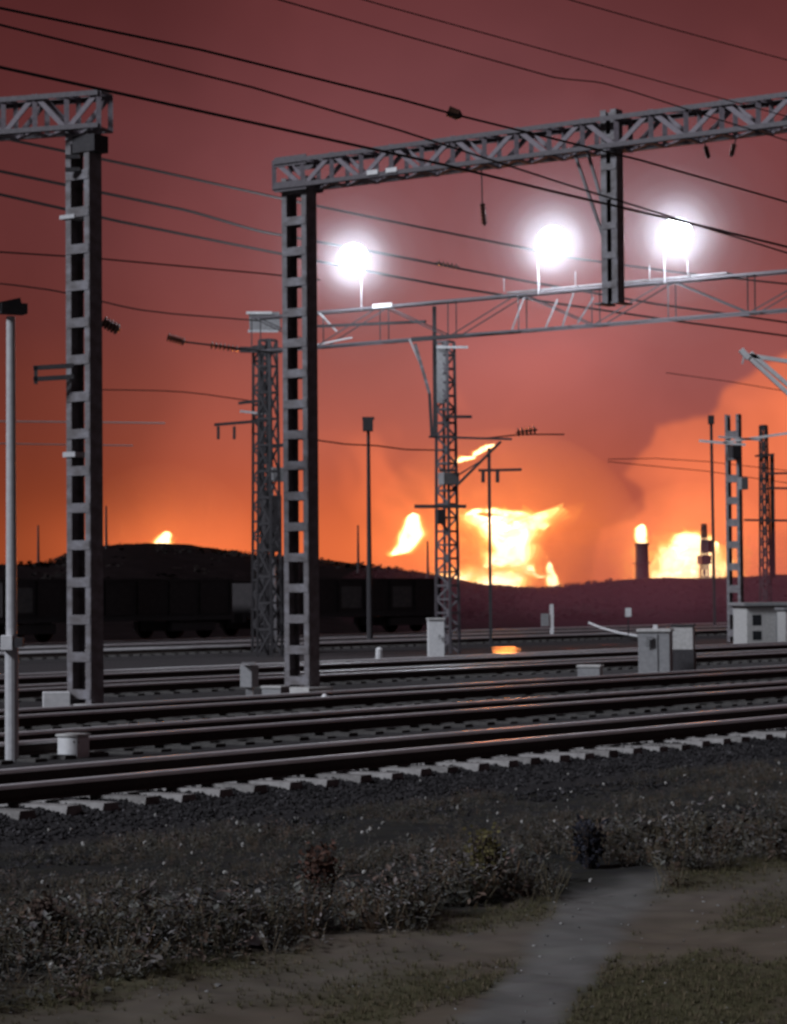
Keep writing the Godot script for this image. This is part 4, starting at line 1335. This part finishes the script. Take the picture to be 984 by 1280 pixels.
	# dark freight wagons on the farthest track
	var labels := ["dark freight wagon standing directly behind the left gantry post", "dark freight wagon standing directly behind the right gantry post"]
	var c0 := gp(120, 69.4)
	var s0 := c0.dot(T)
	for i in 2:
		wagon(s0 + i * 14.2, 69.4, labels[i], i)
func wagon(s: float, o: float, label: String, kind: int) -> void:
	var t := thing("freight_wagon", w(s, o, 0.38), label, "freight wagon", "freight wagons on the farthest track")
	var m: Material = M.wagon
	var top := 2.75
	var x := Basis(T, Vector3.UP, T.cross(Vector3.UP))
	var box := func(called: String, a: float, b: float, y0: float, y1: float, oo: float, deep: float, mm: Material, par: Node3D) -> MeshInstance3D:
		var mb := MB.new()
		mb.box(Transform3D(x, w(s + (a + b) / 2, o + oo, (y0 + y1) / 2)), Vector3(b - a, y1 - y0, deep))
		return commit(called, mb, mm, par)
	box.call("underframe", -6.6, 6.6, 1.15, 1.4, 0.0, 2.6, M.dark_steel, t)
	for e in [-1.0, 1.0]:
		box.call("side_wall", -6.4, 6.4, 1.4, top, e * 1.4, 0.08, m, t)
		box.call("end_wall", e * 6.4 - 0.04, e * 6.4 + 0.04, 1.4, top - 0.1, 0.0, 2.72, m, t)
		box.call("buffer_beam", e * 6.75 - 0.1, e * 6.75 + 0.1, 1.0, 1.4, 0.0, 2.4, M.dark_steel, t)
	for k in 8:
		var a := -6.3 + k * 1.8 - 0.06
		box.call("side_rib", a, a + 0.12, 1.4, top + 0.02, -1.49, 0.1, m, t)
	box.call("top_rail", -6.45, 6.45, top, top + 0.1, -1.42, 0.16, m, t)
	for k in [0, 3, 5]:
		if (k + kind) % 2 == 0 or kind == 2:
			box.call("pale_panel", -6.1 + k * 1.8, -4.75 + k * 1.8, 1.55, 2.5, -1.46, 0.03, M.wagon_grey, t)
	for e in [-4.5, 4.5]:
		var bg: MeshInstance3D = box.call("bogie", e - 1.3, e + 1.3, 0.72, 1.1, 0.0, 2.2, M.dark_steel, t)
		for k in [-0.92, 0.92]:
			for q in [-0.8, 0.8]:
				var mb := MB.new()
				mb.lathe(w(s + e + k, o + q - 0.06, 0.86), [Vector2(0.0, 0.0), Vector2(0.47, 0.0), Vector2(0.47, 0.12), Vector2(0.0, 0.12)], 16, N)
				commit("wheel", mb, M.rust, bg)

func far_side() -> void:
	# the long low hill; its skyline as the photograph has it
	var line := [[-260, 716], [-60, 708], [0, 706], [62, 704], [88, 692], [130, 682], [180, 679], [240, 684], [330, 692], [400, 700], [500, 712], [560, 722], [605, 731], [670, 735], [740, 730], [790, 725], [850, 724], [984, 720], [1080, 718], [1300, 722]]
	var nz := FastNoiseLite.new()
	nz.seed = 4
	nz.frequency = 0.11
	nz.fractal_octaves = 4
	var sky_y := func(px: float) -> float:
		for i in line.size() - 1:
			if px <= line[i + 1][0]:
				return lerpf(line[i][1], line[i + 1][1], (px - line[i][0]) / (line[i + 1][0] - line[i][0]))
		return 722.0
	var st := SurfaceTool.new()
	st.begin(Mesh.PRIMITIVE_TRIANGLES)
	st.set_smooth_group(0)
	var prof := [[-58.0, -0.02], [-42.0, 0.18], [-26.0, 0.55], [-12.0, 0.85], [-4.0, 0.96], [0.0, 1.0], [6.0, 0.97], [20.0, 0.75], [45.0, 0.3], [70.0, -0.03]]
	var nx := 200
	for i in nx + 1:
		var px := -260.0 + 1560.0 * i / nx
		var dep := 172.0 + 20.0 * clampf(px / 984.0, 0, 1)
		var h: float = at(px, sky_y.call(px), dep).y
		for j in prof.size():
			var q := at(px, 741.0, dep + prof[j][0])
			var y: float = -0.25 + (h + 0.25) * prof[j][1] + (0.35 * nz.get_noise_2d(q.x, q.z) if prof[j][1] > 0.1 else 0.0)
			st.add_vertex(Vector3(q.x, y, q.z))
	for i in nx:
		for j in prof.size() - 1:
			var k := i * prof.size() + j
			for id in [k, k + 1, k + prof.size(), k + prof.size(), k + 1, k + prof.size() + 1]:
				st.add_index(id)
	st.generate_normals()
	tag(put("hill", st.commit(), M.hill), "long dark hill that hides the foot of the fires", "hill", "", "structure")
	# scrub all over the hill
	var mb := MB.new()
	for k in 60:
		var d := Vector3(rng.randf_range(-1, 1), rng.randf_range(0, 1), rng.randf_range(-1, 1))
		d = d.normalized() * pow(rng.randf(), 0.4)
		var e := Vector3(rng.randf_range(-1, 1), rng.randf_range(-1, 1), rng.randf_range(-1, 1)).normalized() * 0.22
		var sd := e.cross(Vector3(0.2, 0.9, 0.4)).normalized() * 0.14
		mb.tri(d, d + e * 0.5 + sd, d + e)
		mb.tri(d, d + e, d + e * 0.5 - sd)
	var mm := MultiMesh.new()
	mm.transform_format = MultiMesh.TRANSFORM_3D
	mm.use_colors = true
	mm.mesh = mb.mesh()
	mm.instance_count = 1500
	for i in mm.instance_count:
		var px := rng.randf_range(-200, 1250)
		var dep := 172.0 + 20.0 * clampf(px / 984.0, 0, 1)
		var h: float = at(px, sky_y.call(px), dep).y
		var k := rng.randf_range(-40, 4) if i % 3 else rng.randf_range(-3, 3)
		var f := 1.0 if k > 0 else (lerpf(0.18, 1.0, (k + 42.0) / 42.0))
		var q := at(px, 741.0, dep + k)
		var r := rng.randf_range(0.4, 1.0) * (0.5 if k > -4 else 1.2)
		mm.set_instance_transform(i, Transform3D(Basis(Vector3.UP, rng.randf() * TAU).scaled(Vector3(r * 1.4, r * 0.8, r * 1.4)), Vector3(q.x, (h + 0.25) * f - 0.45, q.z)))
		var b := rng.randf_range(0.5, 1.4)
		mm.set_instance_color(i, Color(0.013 * b, 0.010 * b, 0.009 * b))
	var mi := MultiMeshInstance3D.new()
	mi.name = "scrub"
	mi.multimesh = mm
	mi.material_override = M.leaf
	add_child(mi)
	tag(mi, "dark scrub growing all over the long hill", "scrub", "", "stuff")
	# thin poles far off on the hill
	var labels := ["thin far pole left of the left gantry post", "thin far pole just right of the left gantry post", "short thin far pole left of the lighting mast", "thin far pole between the small fire and the central mast"]
	var k := 0
	for e in [[48, 656, 706], [133, 632, 684], [448, 656, 708], [535, 676, 718]]:
		var a := at(e[0], e[2] + 4, 168.0)
		var o := MB.new()
		o.lathe(a - Vector3(0, 0.5, 0), [Vector2(0.11, 0.0), Vector2(0.06, (e[2] - e[1]) / 3000.0 * 168.0 + 0.7), Vector2(0.0, (e[2] - e[1]) / 3000.0 * 168.0 + 0.7)], 6)
		tag(commit("far_pole", o, M.dark_steel), labels[k], "pole", "thin poles on the hill")
		k += 1
	# the depot behind: stack with a flare, tanks
	var d := 262.0
	var p := at(803, 745, d)
	p.y = -0.2
	var t := thing("flare_stack", p, "brown round flare stack with a small flame on its top", "chimney")
	var ch := MB.new()
	var top := at(803, 679, d).y
	ch.lathe(p, [Vector2(0.85, 0.0), Vector2(0.72, top - p.y - 0.3), Vector2(0.82, top - p.y - 0.3), Vector2(0.82, top - p.y), Vector2(0.0, top - p.y)], 16)
	commit("stack", ch, M.wagon, t)
	for h in [0.35, 0.7]:
		var rg := MB.new()
		rg.lathe(p + Vector3(0, (top - p.y) * h, 0), [Vector2(0.7, 0.0), Vector2(1.05, 0.02), Vector2(1.05, 0.14), Vector2(0.7, 0.16)], 16)
		commit("gallery", rg, M.dark_steel, t)
	p = at(881, 742, d - 10)
	p.y = -0.2
	t = thing("tower", p, "dark slim lattice tower standing against the fire at the right", "tower")
	var hh: float = at(880, 655, d - 10).y
	lattice_post(t, p, hh, 0.8, 0.35, 0.8, T, M.dark_steel, 0.12)
	block("platform", Vector3(p.x, p.y + (hh - p.y) * 0.55, p.z), Vector3(1.1, 0.9, 1.1), M.dark_steel, t, 0.3)
	block("platform", Vector3(p.x + 0.4, p.y + (hh - p.y) * 0.68, p.z), Vector3(0.9, 1.3, 0.9), M.dark_steel, t, 0.7)

func fires() -> void:
	var d := 296.0
	var f := func(list: Array, dd: float) -> Array:
		var o := []
		for e in list:
			o.append([at(e[0], e[1], dd), e[2] / F * dd])
		return o
	var hot := Color(1.0, 0.55, 0.24)
	var t := flame("fire_flame", f.call([[616, 752, 34], [620, 726, 34], [634, 706, 25], [638, 686, 22], [637, 668, 29], [634, 654, 42], [634, 644, 36]], d), "tall white hot flame right of the central mast, largest of the fires", "flames of the burning depot")
	light(t, at(625, 690, d - 14), hot, 3600.0, 5.0)
	flame("fire_flame", f.call([[556, 746, 26], [568, 724, 25], [596, 715, 26], [645, 714, 24], [680, 722, 12]], d), "low broad flame spreading along the hill at the foot of the largest fire", "flames of the burning depot")
	flame("fire_flame", f.call([[680, 662, 9], [664, 650, 15], [636, 644, 16], [604, 638, 11], [580, 646, 5]], d), "flame lapping sideways from the head of the largest fire to the central mast", "flames of the burning depot")
	t = flame("fire_flame", f.call([[492, 694, 10], [506, 685, 12], [516, 669, 13], [515, 652, 8], [517, 641, 4]], d), "small curling flame left of the central mast", "flames of the burning depot")
	flame("fire_flame", f.call([[694, 738, 8], [691, 726, 7], [688, 713, 5], [687, 702, 2]], d), "thin flame right of the largest fire, above the pale post", "flames of the burning depot")
	t = flame("fire_flame", f.call([[858, 754, 40], [858, 730, 40], [860, 708, 39], [862, 690, 34], [866, 676, 23], [862, 665, 11]], d), "broad yellow white flame at the right beside the slim tower", "flames of the burning depot")
	light(t, at(860, 692, d - 14), hot, 3200.0, 5.0)
	flame("fire_flame", f.call([[886, 736, 8], [886, 722, 9], [884, 708, 7], [888, 696, 3]], d - 20), "small white flame in front of the right fire", "flames of the burning depot")
	flame("fire_flame", f.call([[803, 682, 6], [802, 672, 8], [801, 663, 7], [803, 655, 3]], 262.0), "small round flame on top of the flare stack", "flames of the burning depot")
	t = flame("fire_flame", f.call([[203, 694, 14], [202, 681, 13], [206, 671, 8], [209, 664, 3]], d), "low orange flame behind the hill at left", "flames of the burning depot")
	light(t, at(203, 660, d - 10), hot, 500.0, 3.0)
	flame("fire_flame", f.call([[570, 579, 4], [578, 576, 6], [587, 573, 6], [594, 570, 2]], d), "lower of two torn off licks of flame beside the slanting mast arm", "flames of the burning depot")
	flame("fire_flame", f.call([[592, 570, 3], [600, 564, 6], [609, 559, 6], [618, 555, 2]], d), "upper of two torn off licks of flame beside the slanting mast arm", "flames of the burning depot")
	var smoke := thing("smoke", at(640, 660, d), "", "")
	for e in [[630, 680, 28.0, 0.0013], [866, 690, 17.0, 0.0016], [204, 672, 18.0, 0.0012]]:
		puff(smoke, at(e[0], e[1], d - 8), Vector3(e[2] * 1.2, e[2], e[2]), e[3], Color(1.0, 0.92, 0.85), "glowing_smoke")
	tag(smoke, "thin smoke lit orange around the flames", "smoke", "", "stuff")
	var low := thing("smoke", at(800, 742, 135), "", "")
	for e in [[640, 750, 142, 22, 7.0, 0.004], [770, 746, 140, 22, 8.0, 0.0042], [900, 745, 140, 24, 8.0, 0.0042], [1050, 745, 140, 26, 8.0, 0.0042]]:
		puff(low, at(e[0], e[1], e[2]), Vector3(e[3], e[4], 46), e[5], Color(0.62, 0.22, 0.30), "drifting_smoke")  # the red of the firelight is put into the smoke colour
	tag(low, "smoke coloured dull red as if firelit, lying low before the hill at the right", "smoke", "", "stuff")
